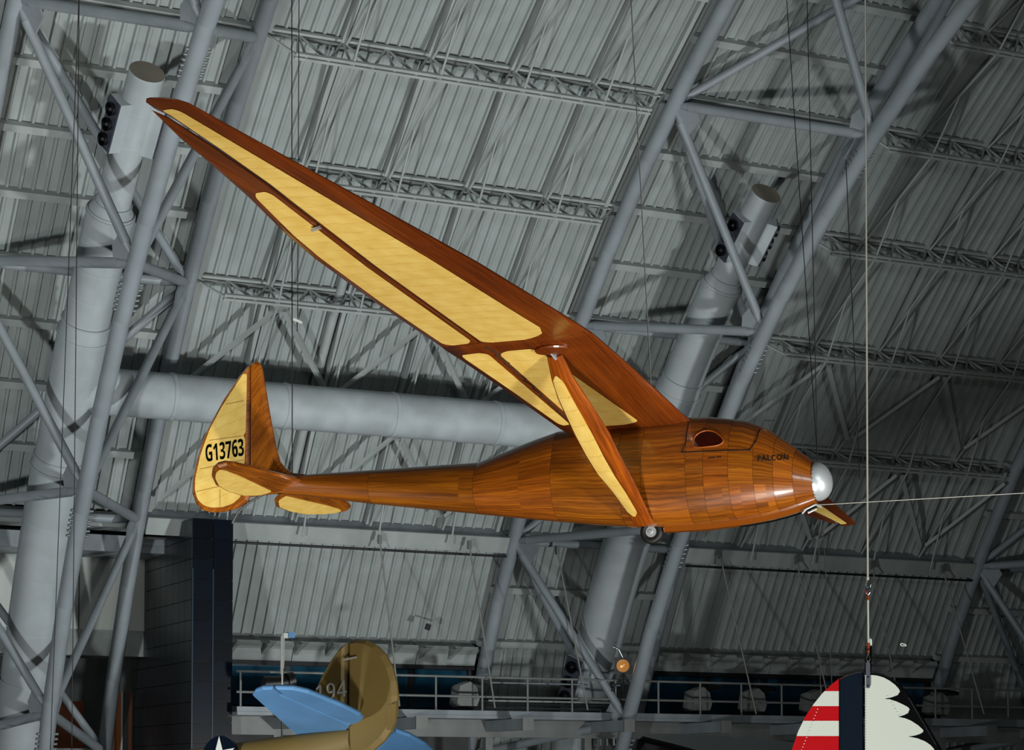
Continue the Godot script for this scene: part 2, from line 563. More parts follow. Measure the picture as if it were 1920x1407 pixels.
func build_roof_bays():
	var ceil_ := get_node("ceiling")
	var len_ := BAY - TW
	var proto := make_joist(len_)
	var first := true
	for b in 2:
		var s := S0 + TW + BAY * b
		for k in 6:
			var th := 0.64675 + 0.08925 * k
			var o: Node3D = proto if first else proto.duplicate()
			first = false
			o.name = numbered("roof_joist")
			add_child(o)
			var rad := Vector3(0, sin(th), -cos(th))
			o.global_transform = Transform3D(Basis(Vector3.RIGHT, rad, Vector3.RIGHT.cross(rad)), arch(s, R - 0.42, th))
			# local z must run down-slope
			o.global_transform.basis = Basis(Vector3.RIGHT, rad, -Vector3(0, cos(th), sin(th)))
			var nth: String = ["lowest", "second", "third", "fourth", "fifth", "sixth"][k]
			tag(o, ["%s open-web joist above the eaves girder, in the roof bay behind the glider's wing", "%s open-web joist above the eaves girder, in the roof bay beyond the glider's nose"][b] % nth, "joist", ["joists over the wing", "joists beyond the nose"][b])
		# rafters under the deck
		for k in 6:
			for i in range(1, 9):
				var st := newst()
				var lines := deck_lines()
				var t0: float = lines[i]
				var t1: float = lines[i + 1]
				var x := s + len_ * k / 5.0
				if k == 0: x += 0.35
				if k == 5: x -= 0.35
				bar(st, arch(x, RD - 0.1, t0), arch(x, RD - 0.1, t1), 0.10, 0.2, Vector3(0, sin(t0), -cos(t0)))
				part("rafter", st, M.joist, ceil_)
		# zigzag bracing in the two lowest fields
		for f in 2:
			var tl := 0.5575 + 0.08925 * f
			for k in 5:
				var st := newst()
				var xa := s + (len_ - 0.7) * k / 5.0 + 0.35
				var xb := s + (len_ - 0.7) * (k + 1) / 5.0 + 0.35
				var lo := xa if k % 2 == 0 else xb
				var hi := xb if k % 2 == 0 else xa
				var pa := arch(lo, R - 0.05, tl + 0.014)
				var pb := arch(hi, R - 0.3, tl + 0.085)
				bar(st, pa.lerp(pb, 0.05), pa.lerp(pb, 0.95), 0.12, 0.09)
				var br := thing("zigzag_brace", ["pale diagonal bracing bar on the roof above the cross duct", "grey diagonal bracing bar on the roof beyond the glider's nose"][b], "brace", arch(lo, R, tl), ["zigzag braces above the duct", "zigzag braces beyond the nose"][b])
				part("bar", st, M.joist, br)
		# deep girder at the eaves line
		var g := thing("eaves_girder", ["long pale box girder behind the glider's tail boom, with hanger clamps", "long grey box girder below the glider's nose, with hanger clamps"][b], "girder", arch(s, R, 0.5575))
		var st3 := newst()
		abox(st3, s + 0.19, s + len_ - 0.19, R - 0.1, RD - 0.05, 0.5555, 0.34)
		part("web", st3, M.steel, g)
		var st4 := newst()
		abox(st4, s + 0.19, s + len_ - 0.19, R - 0.16, R - 0.1, 0.5555, 0.44)
		part("flange", st4, M.joist, g)
		var st5 := newst()
		tube(st5, arch(s + 0.2, R - 0.22, 0.5475), arch(s + len_ - 0.2, R - 0.22, 0.5475), 0.035, 0.035, 6)
		part("rail", st5, M.darkgrey, g)
	# girts behind the trusses
	for i in 3:
		var s := S0 + BAY * i
		for k in 19:
			var th := 0.4682 + 0.044625 * k
			if i == 0 and th < 0.575: continue
			var st := newst()
			abox(st, s - 0.15, s + TW + 0.15, RD - 0.24, RD - 0.06, th, 0.17)
			part("girt", st, M.joist, ceil_)

# ---------------------------------------------------------------- air ducts
func duct_run(t: Node, pts: Array, rads: Array, called := "pipe"):
	# spiral-seam duct: closely ridged tube through the points
	var st := newst()
	for i in pts.size() - 1:
		var a: Vector3 = pts[i]
		var b: Vector3 = pts[i + 1]
		var n := maxi(2, int(a.distance_to(b) / 0.075))
		var d := (b - a).normalized()
		var x := d.cross(Vector3.RIGHT if absf(d.x) < 0.9 else Vector3.UP).normalized()
		var y := x.cross(d)
		var rows := []
		for k in n * 2 + 1:
			var f := float(k) / (n * 2)
			var r: float = lerpf(rads[i], rads[i + 1], f) + (0.010 if k % 2 else 0.0)
			var row := PackedVector3Array()
			for j in 28: row.append(a.lerp(b, f) + (x * cos(TAU * j / 28) + y * sin(TAU * j / 28)) * r)
			rows.append(row)
		rings(st, rows)
	part(called, st, M.duct, t)
func collar(t: Node, c: Vector3, d: Vector3, r0: float, r1: float, l: float):
	var st := newst()
	tube(st, c - d * l * 0.5, c + d * l * 0.5, r0, r1, 28, false)
	tube(st, c - d * (l * 0.5 + 0.05), c - d * l * 0.5, r0 + 0.03, r0 + 0.03, 28)
	tube(st, c + d * l * 0.5, c + d * (l * 0.5 + 0.05), r1 + 0.03, r1 + 0.03, 28)
	part("collar", st, M.duct, t)
func nozzle_box(t: Node, c: Vector3, along: Vector3, out: Vector3, l: float, w: float):
	# box on the duct's flank, its sloped face carrying three round jet nozzles
	var side := along.cross(out).normalized()
	var st := newst()
	var h := 0.32
	hexa(st, [c - along * l * 0.5 - side * w * 0.5, c + along * l * 0.5 - side * w * 0.5, c + along * l * 0.5 + side * w * 0.5, c - along * l * 0.5 + side * w * 0.5,
		c - along * l * 0.5 - side * w * 0.5 + out * h, c + along * l * 0.5 - side * w * 0.5 + out * h, c + along * l * 0.5 + side * w * 0.5 + out * h, c - along * l * 0.5 + side * w * 0.5 + out * h])
	part("plenum_box", st, M.duct, t)
	var st2 := newst()
	hexa(st2, [c - along * l * 0.49 - side * w * 0.49 + out * h, c + along * l * 0.49 - side * w * 0.49 + out * h, c + along * l * 0.49 + side * w * 0.49 + out * h, c - along * l * 0.49 + side * w * 0.49 + out * h,
		c - along * l * 0.49 - side * w * 0.49 + out * (h + 0.03), c + along * l * 0.49 - side * w * 0.49 + out * (h + 0.03), c + along * l * 0.49 + side * w * 0.49 + out * (h + 0.03), c - along * l * 0.49 + side * w * 0.49 + out * (h + 0.03)])
	var face := part("nozzle_plate", st2, M.nozzle, t)
	for k in 3:
		var p := c + along * l * (k - 1) * 0.31 + out * (h + 0.03)
		var s3 := newst()
		tube(s3, p, p + out * 0.09, w * 0.30, w * 0.33, 20, false)
		tube(s3, p + out * 0.01, p + out * 0.02, w * 0.30, w * 0.30, 20)
		for q in 3: tube(s3, p + out * 0.03, p + out * 0.06, w * (0.24 - 0.08 * q), w * (0.24 - 0.08 * q), 16, false)
		var z := part("nozzle", s3, M.black, face)
		var s4 := newst()
		tube(s4, p + out * 0.02, p + out * 0.075, 0.05, 0.03, 10)
		part("hub", s4, M.nozzle, z)
func build_ducts():
	for i in 2:
		var s := S0 + BAY * i + TW * 0.5
		var t := thing("air_duct_riser", ["tall ridged air duct with jet nozzles inside the truss beside the blue column", "leaning ridged air duct with jet nozzles behind the glider's wing root"][i], "air duct", W(s, 52, -H))
		var P := func(th: float) -> Vector3: return arch(s, 33.4, th)
		var top := 0.905 if i == 0 else 0.882
		var segs := [[top, 0.808, 0.36, 0.36], [0.805, 0.722, 0.50, 0.50], [0.714, 0.62, 0.56, 0.56], [0.614, 0.45, 0.60, 0.60], [0.45, 0.15, 0.62, 0.62]]
		for q in segs:
			var pts := []
			var rr := []
			var n := 4
			for k in n + 1:
				pts.append(P.call(lerpf(q[0], q[1], float(k) / n))); rr.append(q[2])
			duct_run(t, pts, rr)
		var e := newst()
		var row := PackedVector3Array()
		var d: Vector3 = (P.call(top) - P.call(top - 0.01)).normalized()
		var x := Vector3.RIGHT
		var y := d.cross(x)
		for j in 28: row.append(P.call(top) + (x * cos(TAU * j / 28) + y * sin(TAU * j / 28)) * 0.362)
		fan(e, row)
		part("end_cap", e, M.tan, t)
		for q in [[0.8065, 0.50, 0.38, 0.2], [0.718, 0.56, 0.52, 0.3], [0.617, 0.61, 0.57, 0.2]]:
			var c: Vector3 = P.call(q[0])
			var dd: Vector3 = (P.call(q[0] + 0.01) - c).normalized()
			collar(t, c, dd, q[1], q[2], q[3])
		# two nozzle boxes on the flanks near the top, turned towards the bays
		var mid := top - 0.036
		var c2: Vector3 = P.call(mid)
		var al: Vector3 = (P.call(mid + 0.01) - c2).normalized()
		var inw: Vector3 = Vector3(0, -sin(mid), cos(mid))
		for sd in [-1.0, 1.0]:
			nozzle_box(t, c2 + Vector3.RIGHT * sd * 0.22 + inw * 0.08, al, (Vector3.RIGHT * sd + inw * 0.35).normalized(), 1.15, 0.42)
		if i == 1:
			var c3: Vector3 = P.call(0.462)
			var al3: Vector3 = (P.call(0.472) - c3).normalized()
			nozzle_box(t, c3 - Vector3.RIGHT * 0.45 + Vector3(0, -sin(0.46), cos(0.46)) * 0.1, al3, (Vector3.LEFT + Vector3(0, -sin(0.46), cos(0.46)) * 0.55).normalized(), 1.35, 0.5)
	var h := thing("cross_duct", "long horizontal grey duct running between the two duct risers behind the glider", "air duct", arch(S0 + TW / 2, 33.4, 0.672))
	var xs := [12.36, 14.6, 17.3, 20.0, 22.7, 25.3, 27.36]
	for k in xs.size() - 1:
		duct_run(h, [arch(xs[k] + 0.02, 33.4, 0.672), arch(xs[k + 1] - 0.02, 33.4, 0.672)], [0.52, 0.52], "duct_section")
		if k > 0:
			var st := newst()
			tube(st, arch(xs[k] - 0.05, 33.4, 0.672), arch(xs[k] + 0.05, 33.4, 0.672), 0.545, 0.545, 28)
			part("joint_ring", st, M.duct, h)

# ---------------------------------------------------------------- lower wall, catwalk, tiled column
func wbox(st: SurfaceTool, s0: float, s1: float, v0: float, v1: float, y0: float, y1: float):
	hexa(st, [W(s0, v0, y0), W(s1, v0, y0), W(s1, v0, y1), W(s0, v0, y1), W(s0, v1, y0), W(s1, v1, y0), W(s1, v1, y1), W(s0, v1, y1)])
func sbox(n: String, s0: float, s1: float, v0: float, v1: float, y0: float, y1: float, m: Material, parent: Node) -> MeshInstance3D:
	var st := newst()
	wbox(st, s0, s1, v0, v1, y0, y1)
	return part(n, st, m, parent)
func build_lower_wall():
	for b in 2:
		var s0 := S0 + TW + BAY * b + 0.22
		if b == 0: s0 = 16.0
		var s1 := S0 + BAY * (b + 1) - 0.22
		# fascia box at the foot of the deck
		var w := thing("wall_%s" % ["far", "far_right"][b], ["lower wall band of slanted white panels and blue windows behind the olive tail fin", "dim lower wall band of slanted panels and blue windows right of the square spotlight"][b], "wall", W(s0, 53, 0))
		structure(w)
		var f := newst()
		var n := 5
		for k in n:
			var a := lerpf(s0, s1, float(k) / n) + 0.012
			var z := lerpf(s0, s1, float(k + 1) / n) - 0.012
			var st := newst()
			abox(st, a, z, RD - 0.4, RD + 0.1, 0.4585, 0.46)
			part("fascia_panel", st, M.joist, w)
		# slanted panels between fins
		var m := 11 if b == 1 else 10
		for k in m:
			var a := lerpf(s0, s1, float(k) / m)
			var z := lerpf(s0, s1, float(k + 1) / m)
			var st := newst()
			hexa(st, [W(a + 0.18, 52.05, 3.62), W(z - 0.02, 52.05, 3.62), W(z - 0.02, 52.60, 3.26), W(a + 0.18, 52.60, 3.26), W(a + 0.18, 52.10, 3.72), W(z - 0.02, 52.10, 3.72), W(z - 0.02, 52.70, 3.36), W(a + 0.18, 52.70, 3.36)])
			part("soffit_panel", st, M.joist, w)
			var fin := newst()
			plate(fin, [W(a + 0.08, 51.70, 3.62), W(a + 0.08, 52.70, 3.2), W(a + 0.08, 52.70, 3.72)], Vector3.RIGHT, 0.1)
			part("fin", fin, M.joist, w)
		sbox("header", s0, s1, 52.35, 52.80, 3.12, 3.26, M.darkgrey, w)
		var panes := 5
		for k in panes:
			var a := lerpf(s0, s1, float(k) / panes)
			var z := lerpf(s0, s1, float(k + 1) / panes)
			sbox("window_pane", a + 0.06, z - 0.06, 52.70, 52.75, 2.1, 3.14, M.glassblue, w)
			sbox("mullion", z - 0.07, z + 0.07, 52.60, 52.80, 2.05, 3.14, M.darkgrey, w)
		sbox("sill", s0, s1, 52.40, 52.90, 1.9, 2.06, M.steel, w)
		sbox("dado", s0, s1, 52.75, 53.00, -H, 1.9, M.concrete, w)
	# deck below the girts behind trusses 2 and 3 runs down to the floor
	for i in [1, 2]:
		var st := newst()
		var n := 17
		var p := TW / n
		for k in n:
			var x: float = S0 + BAY * i + p * k
			for q in [[0.0, 0.0, 0.40, 0.0], [0.40, 0.0, 0.47, -0.065], [0.47, -0.065, 0.66, -0.065], [0.66, -0.065, 0.73, 0.0], [0.73, 0.0, 1.0, 0.0]]:
				st.set_smooth_group(-1)
				quad(st, arch(x + p * q[0], RD + q[1], 0.17), arch(x + p * q[0], RD + q[1], 0.4682), arch(x + p * q[2], RD + q[3], 0.4682), arch(x + p * q[2], RD + q[3], 0.17))
		part("deck_sheet", st, M.deck, get_node("ceiling"))
	# white gable panels above the dark opening
	var g := thing("wall_opening", "white wall panels above the dark opening beside the blue tiled column", "wall", W(10, 53.3, 3.9))
	structure(g)
	var xs := [4.0, 7.0, 10.0, 12.1, 14.2, 15.95]
	for k in xs.size() - 1: sbox("wall_panel", xs[k] + 0.015, xs[k + 1] - 0.015, 53.35, 53.6, 3.95, 6.3, M.white, g)
	sbox("ledge", 4.0, 15.95, 51.7, 53.4, 5.75, 6.15, M.steel, g)
	sbox("ledge", 4.0, 15.95, 50.9, 51.7, 6.25, 6.62, M.joist, g)
	# dark hall beyond the opening
	var dk := thing("wall_beyond", "unlit grey interior of the neighbouring hall seen through the opening", "wall", W(8, 70, -H))
	structure(dk)
	sbox("back_panel", -14.0, 17.0, 70.0, 70.3, -H, 8.0, M.deck, dk)
	sbox("roof_panel", -14.0, 17.0, 53.3, 70.0, 6.4, 6.7, M.deck, dk)
	sbox("side_panel", 15.97, 16.3, 54.5, 70.0, -H, 6.5, M.deck, dk)
	sbox("side_panel", -14.3, -14.0, 53.6, 70.0, -H, 6.5, M.deck, dk)
	sbox("lintel", 4.0, 15.95, 53.4, 54.6, 3.3, 3.95, M.deck, dk)
	sbox("side_panel", 3.7, 4.0, 53.0, 56.0, -H, 6.5, M.deck, dk)
	var booth := thing("exhibit_booth", "dim brown exhibit booth inside the dark opening", "booth", W(14, 55.5, -H))
	sbox("panel", 12.6, 14.25, 56.2, 56.4, -H, 1.6, M.brown, booth)
	sbox("panel", 14.3, 15.05, 56.0, 56.2, -H, 2.25, M.brown, booth)
	var col := thing("exhibit_post", "orange, white and grey striped post in front of the dark opening", "post", W(15.4, 53.8, -H))
	var p0 := at_v(219, 1297, 53.8)
	for q in [[0.0, 0.11, M.orange], [0.115, 0.16, M.white], [0.165, 0.3, M.darkgrey], [0.305, 0.4, M.brown]]:
		sbox("stripe", p0.x + q[0], p0.x + q[1], 53.8, 54.0, -H, p0.y - H, q[2], col)
	# added lamp, unseen behind the lintel, to brighten the booth
	var dl := thing("added_booth_lamp", "added unseen lamp brightening the booth, behind the lintel of the dark opening", "lamp", W(14.6, 54.9, 3.55))
	var ds := newst()
	tube(ds, W(14.6, 54.9, 3.6), W(14.6, 54.9, 3.75), 0.12, 0.12, 16)
	part("housing", ds, M.black, dl)
	var dg := newst()
	tube(dg, W(14.6, 54.9, 3.585), W(14.6, 54.9, 3.6), 0.1, 0.1, 16)
	part("lens", dg, M.lens, dl)
	var sl := SpotLight3D.new()
	sl.name = "added_booth_beam"; dl.add_child(sl)
	sl.look_at_from_position(W(14.6, 54.9, 3.55), W(14.5, 55.0, -1.5), Vector3.RIGHT)
	sl.light_energy = 0.9; sl.light_color = Color(1.0, 0.8, 0.6); sl.spot_angle = 60.0; sl.spot_range = 60.0; sl.spot_attenuation = 2.0; sl.light_size = 0.1; sl.shadow_enabled = true
	# column clad in dark blue tiles: front face along the hall, reveal going back into the opening
	var c := thing("tiled_column", "tall column clad in glossy dark blue square tiles", "column", W(16.4, 49.5, -H))
	var f0 := 15.9
	sbox("core", f0 + 0.03, f0 + 1.0, 49.53, 54.5, -H, 6.36, M.black, c)
	var tw := 0.505
	var rng := RandomNumberGenerator.new(); rng.seed = 5
	for r in 14:
		var y1 := 6.4 - 0.487 * r
		for k in 2:
			sbox("tile", f0 + tw * k + 0.012, f0 + tw * (k + 1) - 0.012, 49.48, 49.54, y1 - 0.478, y1 - 0.006, M.tile[rng.randi() % 3], c)
		for k in 10:
			sbox("tile", f0 - 0.02, f0 + 0.04, 49.5 + 0.5 * k + 0.008, 49.5 + 0.5 * (k + 1) - 0.008, y1 - 0.478, y1 - 0.006, M.tilegrey, c)
	for k in 2: sbox("joint_strip", f0 + tw * k - 0.012, f0 + tw * k + 0.012, 49.46, 49.5, -H, 5.2, M.joint, c)
	build_catwalk()

func build_catwalk():
	var cat := thing("catwalk", "grey steel maintenance catwalk with two-bar railings along the far wall", "catwalk", W(27, 50, 1.8))
	var sa := 16.9
	var sb := 47.0
	sbox("deck_plate", sa, sb, 49.1, 50.5, 1.72, 1.80, M.steel, cat)
	sbox("edge_channel", sa, sb, 50.1, 50.3, 1.28, 1.72, M.rail, cat)
	for y in [2.27, 2.76]:
		var st := newst()
		tube(st, W(sa, 49.16, y), W(sb, 49.16, y), 0.03, 0.03, 8)
		part("rail", st, M.rail, cat)
		var s2 := newst()
		tube(s2, W(24.0, 50.45, y - 0.06), W(28.0, 50.45, y - 0.06), 0.022, 0.022, 6)
		part("rail", s2, M.steel, cat)
	var s := sa + 0.1
	while s < sb:
		var st := newst()
		tube(st, W(s, 49.16, 1.78), W(s, 49.16, 2.78), 0.028, 0.028, 8)
		part("rail_post", st, M.rail, cat)
		s += 1.27
	sbox("toe_board", sa, sb, 49.12, 49.15, 1.8, 1.92, M.steel, cat)
	s = 18.3
	while s < sb:
		sbox("outrigger", s - 0.13, s + 0.13, 48.0, 50.4, 1.42, 1.70, M.steel, cat)
		sbox("end_cap", s - 0.15, s + 0.15, 47.93, 48.02, 1.40, 1.72, M.rail, cat)
		sbox("leg", s - 0.1, s + 0.1, 50.15, 50.35, -H, 1.3, M.rail, cat)
		s += 2.86
	# conduits bundled below the walkway
	for k in 4:
		var st := newst()
		pipe(st, [W(24.0, 50.4 - 0.08 * k, 1.95 + 0.09 * k), W(27.2 + 0.15 * k, 50.4 - 0.08 * k, 1.95 + 0.09 * k), W(27.2 + 0.15 * k, 50.4 - 0.08 * k, 1.1)], 0.03, 6)
		part("conduit", st, M.joist, cat)
	# rods from the girder down to the walkway edge
	for q in [[712, 1012, 749, 1325], [880, 1022, 928, 1328], [1045, 1032, 1102, 1332], [1350, 1040, 1418, 1340], [1493, 1050, 1560, 1340], [1635, 1060, 1690, 1338], [1768, 1068, 1845, 1340]]:
		var st := newst()
		tube(st, at_v(q[0], q[1], 50.05), at_v(q[2], q[3], 48.7), 0.022, 0.022, 6)
		var hr := thing("hanger_rod", "thin steel rod slanting from the eaves girder down to the catwalk edge", "rod", at_v(q[2], q[3], 48.7), "catwalk hanger rods")
		part("rod", st, M.rope, hr)
		var s2 := newst()
		bar(s2, at_v(q[0], q[1] - 8, 50.05), at_v(q[0], q[1] + 8, 50.05), 0.09, 0.09)
		part("clamp", s2, M.bolt, hr)
	# floodlight housings standing on the walkway
	var proto: Node3D = null
	for q in [[868, 1296, "between the olive tail fin and the middle duct"], [1305, 1300, ""], [1408, 1302, ""], [1522, 1306, ""], [1752, 1306, ""]]:
		var p := at_v(q[0], q[1], 49.85)
		var o: Node3D
		if proto == null:
			o = make_floodlight(); proto = o
		else: o = proto.duplicate()
		o.name = numbered("floodlight_housing"); add_child(o)
		o.global_position = Vector3(p.x, H + 1.8, p.z)
		if q[2] != "": tag(o, "boxy white floodlight housing with black visor " + q[2], "floodlight", "floodlights on the catwalk")
		else: tag(o, "boxy white floodlight housing with black visor before the blue windows near the striped tail", "floodlight", "floodlights on the catwalk")
func make_floodlight() -> Node3D:
	var t := Node3D.new()
	var st := newst()
	var prof := [Vector2(-0.3, 0.32), Vector2(-0.22, 0.78), Vector2(0.1, 0.9), Vector2(0.3, 0.75), Vector2(0.38, 0.42), Vector2(0.3, 0.22), Vector2(-0.2, 0.22)]
	var a := []
	for p in prof: a.append(Vector3(p.x, p.y, 0))
	plate(st, a, Vector3(0, 0, 1), 0.5, 0.03)
	local_part("housing", st, M.rail, t)
	var s2 := newst()
	hexa(s2, [Vector3(0.05, 0.93, -0.3), Vector3(0.62, 0.80, -0.3), Vector3(0.62, 0.80, 0.3), Vector3(0.05, 0.93, 0.3), Vector3(0.05, 0.97, -0.3), Vector3(0.64, 0.90, -0.3), Vector3(0.64, 0.90, 0.3), Vector3(0.05, 0.97, 0.3)])
	local_part("visor", s2, M.black, t)
	var s3 := newst()
	bar(s3, Vector3(0, 0, 0), Vector3(0, 0.3, 0), 0.12, 0.3)
	local_part("foot", s3, M.darkgrey, t)
	return t
# ---------------------------------------------------------------- the sailplane
const LE := [[0.25, 0.003], [0.607, -0.018], [1.44, -0.07], [2.6, -0.172], [4.9, -0.229], [6.65, -0.333], [8.0, -0.425], [8.72, -0.470], [9.0, -0.487], [9.09, -0.520], [9.15, -0.575], [9.19, -0.65]]
const TE := [[0.25, -1.31], [1.42, -1.45], [2.52, -1.600], [4.33, -1.471], [5.65, -1.341], [6.24, -1.255], [7.23, -1.060], [7.92, -0.950], [8.42, -0.88], [9.0, -0.765], [9.13, -0.755], [9.19, -0.72]]
const GAP := [[2.55, -1.215], [2.694, -1.208], [4.0, -1.112], [5.245, -1.02], [6.5, -0.896], [7.41, -0.805], [8.24, -0.754], [8.9, -0.728], [9.0, -0.745], [9.14, -0.735], [9.19, -0.70]]
const CAM := [[0.25, -0.005], [0.3, 0.0], [2.3, 0.325], [2.5, 0.352], [2.7, 0.362], [9.2, 0.373]]
func foil(b: float, a: float, up: bool) -> float:
	# height of the lower / upper skin at span b and chord station a
	var le := lut(LE, b)
	var te := lut(TE, b)
	var ch := maxf(le - te, 0.05)
	var x := clampf((le - a) / ch, 0.0, 1.0)
	var base := lut(CAM, b)
	if up: return base + ch * (0.30 * sqrt(x) * 0.55 - 0.06 * x - 0.105 * x * x + 0.004)
	return base + ch * (-0.055 * sqrt(x) * (1.0 - x) * 0.9 + 0.02 * sin(x * PI) * x)
func wing_piece(sgn: float, bs: Array, front: Callable, rear: Callable, n := 12) -> SurfaceTool:
	var rows := []
	var uvs := []
	for b in bs:
		var f: float = front.call(b)
		var r: float = rear.call(b)
		var row := PackedVector3Array()
		var uv := []
		for k in n + 1:
			var t := float(k) / n
			var a := lerpf(r, f, 1.0 - pow(1.0 - t, 1.0)) if k < n else f
			a = lerpf(r, f, sin(t * PI * 0.5))
			row.append(G(a, b * sgn, foil(b, a, false))); uv.append(Vector2(b * 0.34, a * 0.8))
		for k in range(n - 1, -1, -1):
			var t := float(k) / n
			var a := lerpf(r, f, sin(t * PI * 0.5))
			row.append(G(a, b * sgn, foil(b, a, true))); uv.append(Vector2(b * 0.34, a * 0.8 + 0.4))
		uv.append(uv[0])
		rows.append(row); uvs.append(uv)
	var st := newst()
	rings(st, rows, true, uvs)
	fan(st, rows[0], true); fan(st, rows[-1], true)
	return st
func steps(a: float, b: float, n: int) -> Array:
	var o := []
	for i in n + 1: o.append(lerpf(a, b, float(i) / n))
	return o
func patch(sgn: float, bs: Array, front: Callable, rear: Callable) -> SurfaceTool:
	# doped-fabric panel lying on the lower skin
	var rows := []
	var uvs := []
	for b in bs:
		var f: float = front.call(b)
		var r: float = rear.call(b)
		var row := PackedVector3Array()
		var uv := []
		for k in 7:
			var a := lerpf(r, f, k / 6.0)
			row.append(G(a, b * sgn, foil(b, a, false) - 0.004)); uv.append(Vector2(b * 0.55, a * 0.8))
		rows.append(row); uvs.append(uv)
	var st := newst()
	rings(st, rows, false, uvs)
	return st
func round_end(b: float, b0: float, b1: float, r: float) -> float:
	# 0 at the rounded ends .. 1 inside, circular
	var d := minf(b - b0, b1 - b)
	if d >= r: return 1.0
	var q := 1.0 - clampf(d / r, 0.0, 1.0)
	return sqrt(maxf(0.0, 1.0 - q * q))
func patch_bs(b0: float, b1: float) -> Array:
	var o := []
	for q in [0.0, 0.01, 0.03, 0.06, 0.1, 0.15]: o.append(b0 + q)
	for i in range(1, 30): o.append(lerpf(b0 + 0.15, b1 - 0.15, i / 30.0))
	for q in [0.15, 0.1, 0.06, 0.03, 0.01, 0.0]: o.append(b1 - q)
	return o
func wing(t: Node, sgn: float, nm: String):
	var le := func(b): return lut(LE, b)
	var te := func(b): return lut(TE, b)
	var gap := func(b): return lut(GAP, b)
	var inner := part("inner_wing", wing_piece(sgn, steps(0.12, 2.5, 12), le, te), M.wing, t, nm + " inner wing panel of varnished plywood")
	var main := part("outer_wing", wing_piece(sgn, steps(2.5, 2.62, 2), le, te), M.wing, t, nm + " outer wing of varnished plywood")
	var bs := steps(2.62, 8.9, 30) + [9.0, 9.04, 9.08, 9.11, 9.14, 9.165, 9.185]
	part("leading_section", wing_piece(sgn, bs, le, func(b): return lut(GAP, b) + 0.012), M.wing, main)
	var ail := part("aileron", wing_piece(sgn, steps(2.635, 9.0, 36), func(b): return lut(GAP, b) - 0.018, te), M.wing, t)
	# fabric panels under the wing
	var b0 := 2.62
	var b1 := 8.98
	part("fabric_panel", patch(sgn, patch_bs(b0, b1), func(b):
		var f := lut([[2.62, -0.475], [3.3, -0.487], [5.35, -0.499], [7.09, -0.545], [8.96, -0.600]], b)
		var r := lut(GAP, b) + 0.03
		var e := round_end(b, b0 - 0.02, b1 + 0.02, 0.34 if b < 5.0 else 0.12)
		return lerpf(lerpf(r, f, 0.35), f, e), func(b):
		var f := lut([[2.62, -0.475], [3.3, -0.487], [5.35, -0.499], [7.09, -0.545], [8.96, -0.600]], b)
		var r := lut(GAP, b) + 0.03
		return lerpf(lerpf(r, f, 0.35), r, round_end(b, b0 - 0.02, b1 + 0.02, 0.1))), M.fabric, main, "yellow doped fabric")
	part("fabric_panel", patch(sgn, patch_bs(2.66, 7.27), func(b): return lerpf(lerpf(lut(TE, b) + 0.06, lut(GAP, b) - 0.05, 0.5), lut(GAP, b) - 0.05, round_end(b, 2.64, 7.29, 0.14)),
		func(b): return lerpf(lerpf(lut(TE, b) + 0.06, lut(GAP, b) - 0.05, 0.5), lut(TE, b) + 0.05, round_end(b, 2.64, 7.29, 0.16))), M.fabric, ail, "yellow doped fabric")
	part("fabric_panel", patch(sgn, patch_bs(0.42, 2.38), func(b): return lerpf(lut(TE, b) + 0.12, lut([[0.4, -1.17], [2.38, -1.26]], b), round_end(b, 0.40, 2.40, 0.1)),
		func(b): return lerpf(lut(TE, b) + 0.12, lut(TE, b) + 0.055, round_end(b, 0.40, 2.40, 0.12))), M.fabric, inner, "yellow doped fabric")
	part("fabric_panel", patch(sgn, patch_bs(0.3, 2.36), func(b): return lerpf(-0.9, lut([[0.3, -0.45], [2.36, -0.77]], b), round_end(b, 0.28, 2.38, 0.12)),
		func(b): return lerpf(-0.9, lut([[0.3, -1.09], [2.36, -1.16]], b), round_end(b, 0.28, 2.38, 0.12))), M.fabric, inner, "yellow doped fabric")
	# lap strip over the rear spar, strut fairing plate, hinge bracket
	var sp := newst()
	for k in 10:
		var ba := lerpf(0.4, 2.5, k / 10.0)
		var bb := lerpf(0.4, 2.5, (k + 1) / 10.0)
		bar(sp, G(-1.145, ba * sgn, foil(ba, -1.145, false) - 0.006), G(-1.145 - 0.06 * (k + 1) / 10.0, bb * sgn, foil(bb, -1.18, false) - 0.006), 0.011, 0.01, gU)
	part("spar_strip", sp, M.gap, inner)
	var pl := newst()
	var ring := []
	for j in 20: ring.append(G(-0.62 + 0.17 * cos(TAU * j / 20), (2.32 + 0.10 * sin(TAU * j / 20)) * sgn, foil(2.32, -0.62, false) - 0.012 + 0.015 * sin(TAU * j / 20)))
	plate(pl, ring, gU - gR * 0.15 * sgn, 0.03, 0.01)
	part("strut_fairing_plate", pl, M.wing, inner)
	var hb := newst()
	for q in [6.4]:
		bar(hb, G(lut(GAP, q) - 0.07, q * sgn, foil(q, lut(GAP, q), false) - 0.03), G(lut(GAP, q) + 0.01, q * sgn, foil(q, lut(GAP, q), false) - 0.015), 0.022, 0.02, gU)
	part("hinge", hb, M.alu, ail)

